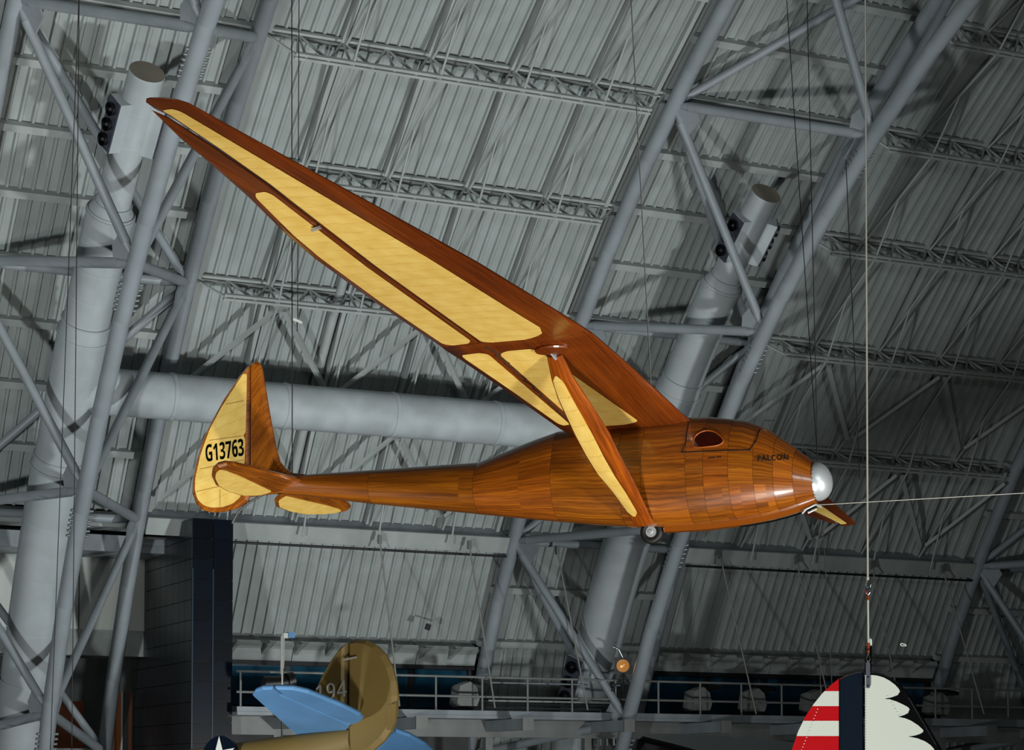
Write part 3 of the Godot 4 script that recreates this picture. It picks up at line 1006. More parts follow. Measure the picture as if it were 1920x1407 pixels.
const FT := [[-5.1, -0.20], [-4.76, -0.14], [-4.37, -0.125], [-3.6, -0.15], [-2.67, -0.175], [-2.35, -0.187], [-2.1, -0.115], [-1.77, -0.02], [-1.46, 0.053], [-1.1, 0.06], [-0.1, 0.063], [0.2, 0.035], [0.55, -0.041], [0.769, -0.144], [1.0, -0.325], [1.245, -0.53]]
const FB := [[-5.1, -0.31], [-4.76, -0.30], [-4.37, -0.365], [-3.67, -0.505], [-2.67, -0.68], [-1.765, -0.84], [-1.1, -0.95], [-0.6, -1.02], [-0.32, -1.045], [0.1, -1.055], [0.52, -1.04], [0.75, -1.02], [0.96, -0.985], [1.1, -0.95], [1.245, -0.905]]
const FW := [[-5.1, 0.025], [-4.37, 0.085], [-3.6, 0.14], [-2.67, 0.195], [-1.77, 0.265], [-1.1, 0.315], [-0.5, 0.34], [0.2, 0.345], [0.6, 0.335], [0.9, 0.305], [1.1, 0.258], [1.245, 0.19]]
func fus_half(a: float, h: float) -> float:    # half width at height fraction h of the section
	var w := lut(FW, a)
	var h0 := 0.46
	var pu := lut([[-2.4, 2.0], [-1.9, 1.35], [-0.2, 1.35], [0.6, 1.8], [1.2, 2.0]], a)
	if h < h0: return w * pow(maxf(0.0, 1.0 - pow((h0 - h) / h0, 2.3)), 1.0 / 2.3)
	return w * pow(maxf(0.0, 1.0 - pow((h - h0) / (1.0 - h0), pu)), 1.0 / 1.9)
func fus_row(a: float, h0: float, h1: float, sgn: float, n: int, off := 0.0) -> PackedVector3Array:
	var row := PackedVector3Array()
	var t := lut(FT, a)
	var b := lut(FB, a)
	for k in n + 1:
		var f := float(k) / n
		var h := lerpf(h0, h1, f)
		if h0 <= 0.0 and h1 >= 1.0: h = 0.5 - 0.5 * cos(f * PI)
		elif h0 <= 0.0: h = h1 * (1.0 - cos(f * PI * 0.5))
		elif h1 >= 1.0: h = h0 + (1.0 - h0) * sin(f * PI * 0.5)
		row.append(G(a, sgn * (fus_half(a, h) + off), lerpf(b, t, h)))
	return row
func fus_panel(t: Node, a0: float, a1: float, h0: float, h1: float, sgn: float, m: Material):
	var n := maxi(2, int((a1 - a0) / 0.12))
	var rows := []
	var uvs := []
	var cols := 14
	for i in n + 1:
		var a := lerpf(a0 + 0.0015, a1 - 0.0015, float(i) / n)
		rows.append(fus_row(a, h0, h1, sgn, cols))
		var uv := []
		for k in cols + 1: uv.append(Vector2(a * 0.42, lerpf(h0, h1, float(k) / cols) * 0.75))
		uvs.append(uv)
	var st := newst()
	rings(st, rows, false, uvs)
	part("skin_panel", st, m, t)
func side_b(a: float, c: float) -> float:
	return fus_half(a, clampf((c - lut(FB, a)) / (lut(FT, a) - lut(FB, a)), 0.0, 1.0))
func side_strip(pts: Array, w: float, off := 0.003) -> SurfaceTool:   # thin line on the near flank, pts as (a, c)
	var st := newst()
	for i in pts.size() - 1:
		var p: Vector2 = pts[i]
		var q: Vector2 = pts[i + 1]
		for k in 6:
			var u := p.lerp(q, k / 6.0)
			var v := p.lerp(q, (k + 1) / 6.0)
			bar(st, G(u.x, side_b(u.x, u.y) + off, u.y), G(v.x, side_b(v.x, v.y) + off, v.y), w, 0.006, gR)
	return st
func build_glider():
	var t := thing("sailplane", "varnished wooden sailplane with yellow fabric panels and gull wings, hung in mid air", "glider", G(-0.5, 0, -1.1))
	# fuselage: body inside, veneer panels outside
	var body := newst()
	var rows := []
	for i in 45:
		var a := lerpf(-5.1, 1.243, i / 44.0)
		var r := fus_row(a, 0.0, 1.0, 1.0, 16, -0.006)
		var l := fus_row(a, 0.0, 1.0, -1.0, 16, -0.006)
		var row := PackedVector3Array(r)
		for k in range(15, 0, -1): row.append(l[k])
		rows.append(row)
	rings(body, rows)
	fan(body, rows[0]); fan(body, rows[-1])
	var fus := part("fuselage", body, M.seam, t, "monocoque fuselage of varnished mahogany veneer")
	var k := 0
	for sgn in [1.0, -1.0]:
		for q in [[-5.1, -3.6], [-3.6, -2.35], [-2.35, -1.46], [-1.46, -0.72], [-0.72, -0.47]]:
			fus_panel(fus, q[0], q[1], 0.0, 0.52, sgn, M.skin[(k * 2) % 9]); fus_panel(fus, q[0], q[1], 0.52, 1.0, sgn, M.skin[(k * 2 + (0 if q[0] < -2.0 else 3)) % 9]); k += 1
		for q in [[-0.47, 0.0], [0.0, 0.185], [0.185, 0.44], [0.44, 0.69], [0.69, 0.885], [0.885, 1.07], [1.07, 1.245]]:
			if q[0] < 0.1 and q[1] < 0.1:
				fus_panel(fus, q[0], q[1], 0.0, 0.62, sgn, M.skin[k % 9]); fus_panel(fus, q[0], q[1], 0.62, 1.0, sgn, M.skin[(k + 4) % 9])
			else:
				fus_panel(fus, q[0], q[1], 0.0, 0.30, sgn, M.skin[(k + 5) % 9])
				fus_panel(fus, q[0], q[1], 0.30, 0.635, sgn, M.skin[(k * 5 + 2) % 9])
				fus_panel(fus, q[0], q[1], 0.635, 1.0, sgn, M.skin[(k * 3 + 1) % 9])
			k += 1
	# hatch seam around the canopy
	part("hatch_seam", side_strip([Vector2(-0.01, 0.02), Vector2(-0.005, -0.28), Vector2(-0.04, -0.36), Vector2(0.66, -0.40), Vector2(0.715, -0.30), Vector2(0.725, -0.15)], 0.008), M.seam, fus)
	# porthole
	var win := [Vector2(0.09, -0.315), Vector2(0.075, -0.24), Vector2(0.11, -0.175), Vector2(0.19, -0.145), Vector2(0.28, -0.165), Vector2(0.36, -0.23), Vector2(0.385, -0.28), Vector2(0.35, -0.315), Vector2(0.25, -0.325)]
	var loop := []
	for i in win.size():
		for j in 4:
			var p: Vector2 = win[i].cubic_interpolate(win[(i + 1) % win.size()], win[(i - 1 + win.size()) % win.size()], win[(i + 2) % win.size()], j / 4.0)
			loop.append(p)
	var cen := Vector2(0.22, -0.245)
	var wrow := []
	for f in [0.0, 0.35, 0.7, 1.0]:
		var row := PackedVector3Array()
		for p in loop:
			var q := cen.lerp(p, maxf(f, 0.01))
			row.append(G(q.x, side_b(q.x, q.y) + 0.004, q.y))
		wrow.append(row)
	var ps := newst()
	rings(ps, wrow)
	var pane := part("porthole_pane", ps, M.pane, fus, "dark reddish porthole glass")
	var rim := newst()
	for i in loop.size():
		var p: Vector2 = loop[i]
		var q: Vector2 = loop[(i + 1) % loop.size()]
		tube(rim, G(p.x, side_b(p.x, p.y) + 0.004, p.y), G(q.x, side_b(q.x, q.y) + 0.004, q.y), 0.009, 0.009, 6)
	part("porthole_rim", rim, M.strutwood, pane)
	# lettering on the nose
	side_text("FALCON", 0.885, -0.50, 0.058, fus)
	var fm := newst()
	for i in 11:
		if i == 6: continue
		var am := 0.245 + 0.0125 * i
		bar(fm, G(am, side_b(am, -0.447) + 0.003, -0.447), G(am + 0.008, side_b(am + 0.008, -0.447) + 0.003, -0.447), 0.012, 0.003, gR)
	part("worn_lettering", fm, M.seam, fus)
	for q in [0.745, 1.03]:
		var d := newst()
		var p := G(q, side_b(q, -0.505) + 0.004, -0.505)
		tube(d, p - gR * 0.004, p + gR * 0.002, 0.006, 0.006, 8)
		part("dot", d, M.seam, fus)
	# polished nose cap
	var nr := []
	for i in 13:
		var f := i / 12.0
		var a := 1.245 + 0.155 * sin(f * PI * 0.5)
		var sc := maxf(cos(f * PI * 0.5), 0.005)
		var row := PackedVector3Array()
		for j in 32:
			var an := TAU * j / 32
			row.append(G(a, 0.197 * sc * cos(an), -0.7175 - 0.02 * f + 0.195 * sc * sin(an)))
		nr.append(row)
	var nc := newst()
	rings(nc, nr); fan(nc, nr[0])
	var cap := part("nose_cap", nc, M.alu, t, "polished aluminium nose cap")
	var riv := newst()
	for j in 28:
		var an := TAU * j / 28
		var p := G(1.252, 0.196 * cos(an), -0.7175 + 0.194 * sin(an))
		tube(riv, p, p + (gR * cos(an) + gU * sin(an)) * 0.005, 0.005, 0.003, 6)
	part("rivet", riv, M.darkgrey, cap)
	# keel skid with metal shoe
	var sk := newst()
	var sh := newst()
	for i in 20:
		var a0 := lerpf(-0.33, 1.24, i / 20.0)
		var a1 := lerpf(-0.33, 1.24, (i + 1) / 20.0)
		bar(sk, G(a0, 0, lut(FB, a0) - 0.022), G(a1, 0, lut(FB, a1) - 0.022), 0.09, 0.06, gU)
		if a0 > 0.4: bar(sh, G(a0, 0, lut(FB, a0) - 0.056), G(a1, 0, lut(FB, a1) - 0.056), 0.07, 0.008, gU)
	var skid := part("skid", sk, M.keel, t)
	part("skid_shoe", sh, M.chrome, skid)
	# tow hook
	var th := newst()
	for q in [[1.12, -1.0, 1.24, -0.955], [1.16, -1.03, 1.25, -1.0], [1.24, -0.955, 1.30, -0.99], [1.1, -1.03, 1.16, -0.98]]:
		tube(th, G(q[0], 0.05, q[1]), G(q[2], 0.05, q[3]), 0.012, 0.009, 6)
	part("tow_hook", th, M.alu, t)
	# wheel
	var wc := G(-0.475, 0.0, -1.08)
	var tr := []
	for i in 25:
		var an := TAU * i / 24
		var row := PackedVector3Array()
		var c := wc + (gF * cos(an) + gU * sin(an)) * 0.088
		for j in 12:
			var bn := TAU * j / 12
			row.append(c + (gF * cos(an) + gU * sin(an)) * 0.036 * cos(bn) + gR * 0.042 * sin(bn))
		tr.append(row)
	var ty := newst()
	rings(ty, tr)
	var wheel := part("wheel", ty, M.rubber, t, "small black rubber wheel")
	var hb := newst()
	tube(hb, wc - gR * 0.03, wc + gR * 0.036, 0.056, 0.056, 20)
	tube(hb, wc + gR * 0.036, wc + gR * 0.05, 0.022, 0.018, 12)
	part("hub", hb, M.alu, wheel)
	# pitot post on the nose deck
	var pt := newst()
	tube(pt, G(0.77, 0.0, -0.15), G(0.79, 0.0, -0.06), 0.006, 0.006, 8)
	tube(pt, G(0.74, 0.0, -0.055), G(0.84, 0.0, -0.065), 0.007, 0.004, 8)
	part("pitot_post", pt, M.chrome, t)
	wing(t, 1.0, "near")
	wing(t, -1.0, "far")
	glider_struts(t)
	glider_tail(t)
func side_text(s: String, a: float, c: float, h: float, parent: Node):
	var o := MeshInstance3D.new()
	var tm := TextMesh.new()
	var f := SystemFont.new()
	f.font_names = PackedStringArray(["Droid Sans"]); f.font_weight = 700
	tm.font = f; tm.text = s; tm.font_size = 64; tm.pixel_size = h / 46.0; tm.depth = 0.002
	o.mesh = tm; o.material_override = M.seam; o.name = "lettering"
	parent.add_child(o, true)
	var p0 := G(a - 0.1, side_b(a - 0.1, c), c)
	var p1 := G(a + 0.1, side_b(a + 0.1, c), c)
	var q0 := G(a, side_b(a, c - 0.02), c - 0.02)
	var q1 := G(a, side_b(a, c + 0.02), c + 0.02)
	var x := (p1 - p0).normalized()
	var y := (q1 - q0).normalized()
	var z := x.cross(y).normalized()
	o.global_transform = Transform3D(Basis(x, z.cross(x), z), (p0 + p1 + q0 + q1) / 4.0 + z * 0.006)
func glider_struts(t: Node):
	for sgn in [1.0, -1.0]:
		# sections from the wing down to the keel: centre (a, b, c), chord
		var secs := []
		for q in [[1025, 668, 1054, 664], [1034, 712, 1074, 706], [1046, 748, 1098, 742], [1060, 780, 1120, 775], [1076, 815, 1143, 812], [1095, 851, 1161, 850], [1118, 888, 1181, 888], [1146, 920, 1197, 920], [1172, 955, 1212, 953], [1190, 986, 1224, 978]]:
			var top := Vector3(-0.62, 2.2, 0.29)
			var bot := Vector3(-0.47, 0.24, -1.0)
			var n := (bot - top).cross(Vector3(1, 0, 0)).normalized()
			var nw := gF * n.x + gR * n.y + gU * n.z
			var r := gl(on_plane(q[0], q[1], G(top.x, top.y, top.z), nw))
			var f := gl(on_plane(q[2], q[3], G(top.x, top.y, top.z), nw))
			secs.append([r, f, n])
		var rows := []
		var uvs := []
		for i in secs.size():
			var r: Vector3 = secs[i][0]
			var f: Vector3 = secs[i][1]
			var n: Vector3 = secs[i][2]
			var row := PackedVector3Array()
			var uv := []
			for k in 20:
				var an := TAU * k / 20
				var x := 0.5 + 0.5 * cos(an)
				var th := 0.045 * sin(an) * (0.55 + 0.45 * x)
				var p := r.lerp(f, x) + n * th
				row.append(G(p.x, p.y * sgn, p.z)); uv.append(Vector2(i * 0.12, x * 0.12))
			uv.append(uv[0])
			rows.append(row); uvs.append(uv)
		var st := newst()
		rings(st, rows, true, uvs)
		fan(st, rows[0], true); fan(st, rows[-1], true)
		var s := part("wing_strut", st, M.strutwood, t)
		# fabric panel on the rear part of the strut, outer face
		var pr := []
		var pu := []
		for i in 33:
			var fi := lerpf(0.8, 8.35, i / 32.0)
			var i0 := int(fi)
			var ff := fi - i0
			var r: Vector3 = secs[i0][0].lerp(secs[i0 + 1][0], ff)
			var f: Vector3 = secs[i0][1].lerp(secs[i0 + 1][1], ff)
			var n: Vector3 = secs[i0][2]
			var e := round_end(fi, 0.79, 8.36, 0.4)
			var row := PackedVector3Array()
			var uv := []
			for k in 7:
				var x := lerpf(0.30 - 0.24 * e, 0.30 + 0.27 * e, k / 6.0)
				var an := acos(clampf(2.0 * x - 1.0, -1.0, 1.0))
				var th := 0.045 * sin(an) * (0.55 + 0.45 * x) + 0.003
				for sd in [-1.0]:
					var p := r.lerp(f, x) + n * (th if (n.z < 0.0) else -th)
					row.append(G(p.x, p.y * sgn, p.z))
				uv.append(Vector2(fi * 0.16, x * 0.3))
			pr.append(row); pu.append(uv)
		var ps := newst()
		rings(ps, pr, false, pu)
		part("fabric_panel", ps, M.fabric, s, "yellow doped fabric")
		var ft := newst()
		bar(ft, G(-0.63, 2.17 * sgn, 0.27), G(-0.66, 2.27 * sgn, 0.335), 0.10, 0.02, gF)
		part("strut_fitting", ft, M.alu, s)
func glider_tail(t: Node):
	# fin and rudder lie in the glider's middle plane; outlines as (a, c)
	var fin := [[-5.075, 1.16], [-5.05, 1.19], [-5.0, 1.20], [-4.955, 1.165], [-4.935, 1.11], [-4.875, 0.75], [-4.822, 0.45], [-4.77, 0.2], [-4.727, 0.056], [-4.66, -0.03], [-4.58, -0.09], [-4.37, -0.13], [-4.37, -0.2], [-5.09, -0.24]]
	var rud := [[-5.085, 1.165], [-5.12, 1.145], [-5.22, 1.05], [-5.42, 0.81], [-5.56, 0.6], [-5.68, 0.4], [-5.77, 0.15], [-5.82, -0.06], [-5.825, -0.2], [-5.78, -0.32], [-5.70, -0.40], [-5.58, -0.44], [-5.42, -0.445], [-5.26, -0.42], [-5.12, -0.36], [-5.10, -0.25]]
	var gp := func(q, b): return G(q[0], b, q[1])
	var st := newst()
	var fp := []
	for q in fin: fp.append(gp.call(q, 0.0))
	plate(st, fp, gR, 0.10, 0.035)
	part("fin", st, M.finwood, t)
	var s2 := newst()
	var rp := []
	for q in rud: rp.append(gp.call(q, 0.0))
	plate(s2, rp, gR, 0.09, 0.03)
	var ru := part("rudder", s2, M.finwood, t)
	var fab := [[-5.105, 1.06], [-5.15, 1.065], [-5.25, 0.94], [-5.44, 0.70], [-5.58, 0.48], [-5.70, 0.2], [-5.765, -0.05], [-5.77, -0.18], [-5.735, -0.29], [-5.66, -0.36], [-5.56, -0.395], [-5.42, -0.40], [-5.30, -0.375], [-5.20, -0.31], [-5.16, -0.22], [-5.13, 0.3], [-5.13, 0.34], [-5.16, 0.37], [-5.125, 0.41]]
	for sd in [1.0, -1.0]:
		var s3 := newst()
		var q3 := []
		for q in fab: q3.append(G(q[0], 0.046 * sd, q[1]))
		plate(s3, rounded(q3, 0.03, 3), gR, 0.006)
		part("fabric_panel", s3, M.fabric, ru, "yellow doped fabric")
	# rib lines across the rudder cloth
	for q in [[-5.145, 0.76, -5.37, 0.745], [-5.17, 0.37, -5.58, 0.36], [-5.15, 0.1, -5.70, 0.05], [-5.16, -0.13, -5.75, -0.2], [-5.45, -0.2, -5.45, -0.39]]:
		var s4 := newst()
		bar(s4, G(q[0], 0.0505, q[1]), G(q[2], 0.0505, q[3]), 0.007, 0.003, gR)
		part("rib", s4, M.ribline, ru)
	var o := MeshInstance3D.new()
	var tm := TextMesh.new()
	var f := SystemFont.new()
	f.font_names = PackedStringArray(["Droid Sans"]); f.font_weight = 700
	tm.font = f; tm.text = "G13763"; tm.font_size = 64; tm.pixel_size = 0.0042; tm.depth = 0.003
	o.mesh = tm; o.material_override = M.blackgloss; o.name = "registration"
	ru.add_child(o, true)
	var z := gR
	var x := (gF + gU * 0.055).normalized()
	x = (x - z * x.dot(z)).normalized()
	o.global_transform = Transform3D(Basis(x * 0.53, z.cross(x) * 0.98, z), G(-5.39, 0.0515, 0.225))
	# stabilisers: drooped about the fuselage, near and far
	var out := [[-4.44, 0.03], [-4.50, 0.8], [-4.545, 1.3], [-4.58, 1.42], [-4.66, 1.465], [-4.75, 1.41], [-4.86, 1.24], [-4.97, 0.97], [-5.005, 0.7], [-5.0, 0.4], [-4.92, 0.22], [-4.78, 0.09], [-4.68, 0.03]]
	var inn := [[-4.74, 0.16], [-4.86, 0.2], [-4.955, 0.4], [-4.965, 0.7], [-4.93, 0.97], [-4.83, 1.22], [-4.745, 1.35], [-4.68, 1.38], [-4.66, 1.3], [-4.67, 1.0], [-4.72, 0.4]]
	for sd in [1.0, -1.0]:
		var pl := func(q, off): return G(q[0], q[1] * sd, -0.17 + 0.3 * (q[0] + 4.4) + off)
		var s5 := newst()
		var pp := []
		for q in out: pp.append(pl.call(q, 0.0))
		var nn := (gU - gF * 0.3).normalized()
		plate(s5, pp, nn, 0.06, 0.02)
		var sb := part("stabilizer", s5, M.finwood, t, ["near", "far"][0 if sd > 0 else 1] + " all-wood stabilizer with yellow fabric underside")
		var s6 := newst()
		var p6 := []
		for q in inn: p6.append(pl.call(q, -0.034))
		plate(s6, rounded(p6, 0.04, 3), nn, 0.006)
		part("fabric_panel", s6, M.fabric, sb, "yellow doped fabric")
	# tail skid
	var ts := newst()
	pipe(ts, [G(-4.95, 0.0, -0.30), G(-5.12, 0.0, -0.37), G(-5.25, 0.0, -0.46), G(-5.33, 0.0, -0.58)], 0.014, 8)
	part("tail_skid", ts, M.wire, t)

# ---------------------------------------------------------------- cables
func cable(a: Vector3, b: Vector3, r: float, m: Material, label: String, group := ""):
	var st := newst()
	tube(st, a, b, r, r, 6)
	var o := part("cable", st, m, self)
	tag(o, label, "cable", group)
func build_cables():
	cable(at_z(1533, 866, 20.6), at_z(1471, -60, 25.5), 0.0045, M.dwire, "thin dark suspension wire from the glider's nose slanting up to the roof", "nose suspension wires")
	cable(at_z(1533, 866, 20.6), at_z(1512, -60, 21.5), 0.0045, M.dwire, "thin dark suspension wire from the glider's nose slanting up to the roof", "nose suspension wires")
	cable(at_z(1221, 732, 21.3), at_z(1180, -60, 24.0), 0.006, M.rope, "thin pale wire rising from the glider's wing root to the roof")
	cable(at_z(548, 888, 23.6), at_z(547, -60, 23.8), 0.006, M.dwire, "thin wire rising from the glider's tail boom to the roof")
	cable(at_z(1536, 947, 20.4), at_z(2060, 917, 19.5), 0.0045, M.rope, "pale guy wire stretched sideways from the glider's tow hook")
	cable(at_z(149, -60, 30.0), at_z(134, 1470, 30.0), 0.0065, M.dwire, "dark vertical wire in front of the tubular truss with the duct", "vertical wires before the truss")
	cable(at_z(150, -60, 31.0), at_z(92, 1470, 31.0), 0.0065, M.dwire, "dark vertical wire in front of the tubular truss with the duct", "vertical wires before the truss")
	cable(at_z(1586, 300, 30.0), at_z(1612, 900, 30.0), 0.006, M.dwire, "faint dark wire hanging before the roof beyond the glider's nose")
	cable(at_z(1535, 985, 30.0), at_z(1538, 1290, 30.0), 0.006, M.wire, "faint wire hanging below the far wing tip", "wires below the far wing tip")
	cable(at_z(1543, 985, 30.0), at_z(1560, 1290, 30.0), 0.006, M.wire, "faint wire hanging below the far wing tip", "wires below the far wing tip")
	cable(at_z(530, 1190, 27.5), at_z(528, 1470, 27.5), 0.012, M.rope, "tan cord hanging beside the light blue tailplane")
	# small white toy-like fitting on a wire
	cable(at_z(561, -60, 33.0), at_z(558, 596, 33.0), 0.007, M.dwire, "thin wire holding the small white two-armed fitting")
	var wf := thing("wire_fitting", "tiny white two-armed fitting hanging before the roof joists", "fitting", at_z(558, 602, 33.0))
	for q in [[558, 602, 550, 599], [558, 602, 566, 606]]:
		var st := newst()
		bar(st, at_z(q[0], q[1], 33.0), at_z(q[2], q[3], 33.0), 0.03, 0.035)
		part("arm", st, M.white, wf)
	var tl := newst()
	tube(tl, at_z(558, 602, 33.0), at_z(557, 622, 33.0), 0.008, 0.006, 6)
	part("tail", tl, M.dwire, wf)

# ---------------------------------------------------------------- warplane with light blue tailplane
func pxs(list: Array, p: Vector3, n: Vector3) -> Array:
	var o := []
	for q in list: o.append(on_plane(q[0], q[1], p, n))
	return o
func build_warplane():
	var c := at_z(655, 1330, 26.0)
	var right := Vector3(sw, 0, cw)
	var fwd := Vector3(cw, 0, -sw)
	var nose := (-right * 0.86 + fwd * 0.51 - Vector3.UP * 0.13).normalized()
	var near := (-right * 0.51 - fwd * 0.86).normalized()
	near = (near + Vector3.UP * 0.10).normalized()
	var t := thing("warplane", "olive warplane tail with white number and light blue tailplane underside", "airplane", c)
	# fin and rudder
	var fin := [[588, 1310], [606, 1268], [622, 1240], [638, 1218], [654, 1206], [653, 1240], [652, 1345], [640, 1365], [560, 1365]]
	var rud := [[656, 1204], [672, 1200], [690, 1202], [708, 1211], [724, 1227], [736, 1250], [744, 1278], [747, 1305], [745, 1340], [738, 1366], [722, 1390], [700, 1409], [672, 1425], [658, 1430], [655, 1345]]
	var st := newst()
	plate(st, pxs(fin, c, near), near, 0.16, 0.05)
	part("fin", st, M.olive, t)
	var s2 := newst()
	plate(s2, pxs(rud, c, near), near, 0.14, 0.05)
	var ru := part("rudder", s2, M.olive, t)
	var s3 := newst()
	plate(s3, pxs([[727, 1323], [744, 1319], [743, 1352], [735, 1368], [727, 1369]], c + near * 0.062, near), near, 0.03)
	part("trim_tab", s3, M.olive, ru)
	var s4 := newst()
	bar(s4, on_plane(645, 1238, c + near * 0.1, near), on_plane(668, 1233, c + near * 0.1, near), 0.02, 0.02)
	part("antenna_bracket", s4, M.rope, ru)
	# number on the fin
	var o := MeshInstance3D.new()
	var tm := TextMesh.new()
	var f := SystemFont.new()
	f.font_names = PackedStringArray(["Droid Sans Mono"]); f.font_weight = 600
	tm.font = f; tm.text = "194"; tm.font_size = 64; tm.pixel_size = 0.0042; tm.depth = 0.004
	o.mesh = tm; o.material_override = M.white; o.name = "number"
	t.add_child(o, true)
	var x := -nose
	x = (x - near * x.dot(near)).normalized()
	o.global_transform = Transform3D(Basis(x, near.cross(x), near), on_plane(620, 1297, c + near * 0.088, near))
	# fuselage running away to the left
	var rows := []
	for i in 14:
		var d := i * 0.55 - 0.05
		var rr: float = lut([[0.0, 0.14], [0.8, 0.29], [3.0, 0.50], [7.0, 0.66]], d)
		var ctr := at_z(655, 1384, 26.0) + nose * d - Vector3.UP * (rr - 0.10) * 0.72
		var row := PackedVector3Array()
		for j in 24: row.append(ctr + near * cos(TAU * j / 24) * rr * 0.72 + Vector3.UP * sin(TAU * j / 24) * rr)
		rows.append(row)
	var s5 := newst()
	rings(s5, rows); fan(s5, rows[0]); fan(s5, rows[-1])
	var fu := part("fuselage", s5, M.olive, t)
	var ic := at_z(655, 1384, 26.0) + nose * 1.75 - Vector3.UP * 0.03 + near * 0.275
	var s6 := newst()
	tube(s6, ic - near * 0.03, ic + near * 0.012, 0.27, 0.27, 32)
	var disc := part("insignia_disc", s6, M.navy, fu)
	var sp := []
	for j in 10:
		var r := 0.26 if j % 2 == 0 else 0.10
		sp.append(ic + near * 0.016 + (Vector3.UP * cos(TAU * j / 10) + nose * sin(TAU * j / 10)) * r)
	var s7 := newst()
	plate(s7, sp, near, 0.006)
	part("star", s7, M.white, disc)
	# tailplane: near half towards the camera, far half beyond
	var nrm := (Vector3.UP + near * -0.22 + nose * 0.1).normalized()
	var rc := at_z(645, 1362, 25.9)
	var stab := [[474, 1302], [479, 1294], [492, 1289], [512, 1288], [527, 1300], [658, 1357], [650, 1368], [620, 1376], [560, 1377], [545, 1366], [505, 1330]]
	var elev := [[516, 1288], [550, 1289], [580, 1296], [640, 1320], [676, 1338], [682, 1345], [676, 1351], [660, 1356], [530, 1299]]
	# the near half is a tapered slab seen from below: lay it on a plane tilted towards the camera
	var sn := (near * 0.25 - nose * 0.05 - Vector3.UP).normalized()
	for q in [["stabilizer", stab], ["elevator", elev]]:
		var s8 := newst()
		plate(s8, pxs(q[1], rc, sn), sn, 0.06, 0.02)
		part(q[0], s8, M.sky, t, "light blue underside")
	var far := [[700, 1409], [742, 1368], [770, 1378], [798, 1394], [818, 1412], [760, 1430]]
	var s9 := newst()
	plate(s9, pxs(far, at_z(740, 1385, 27.2), sn), sn, 0.06, 0.02)
	part("stabilizer", s9, M.sky, t, "light blue underside")

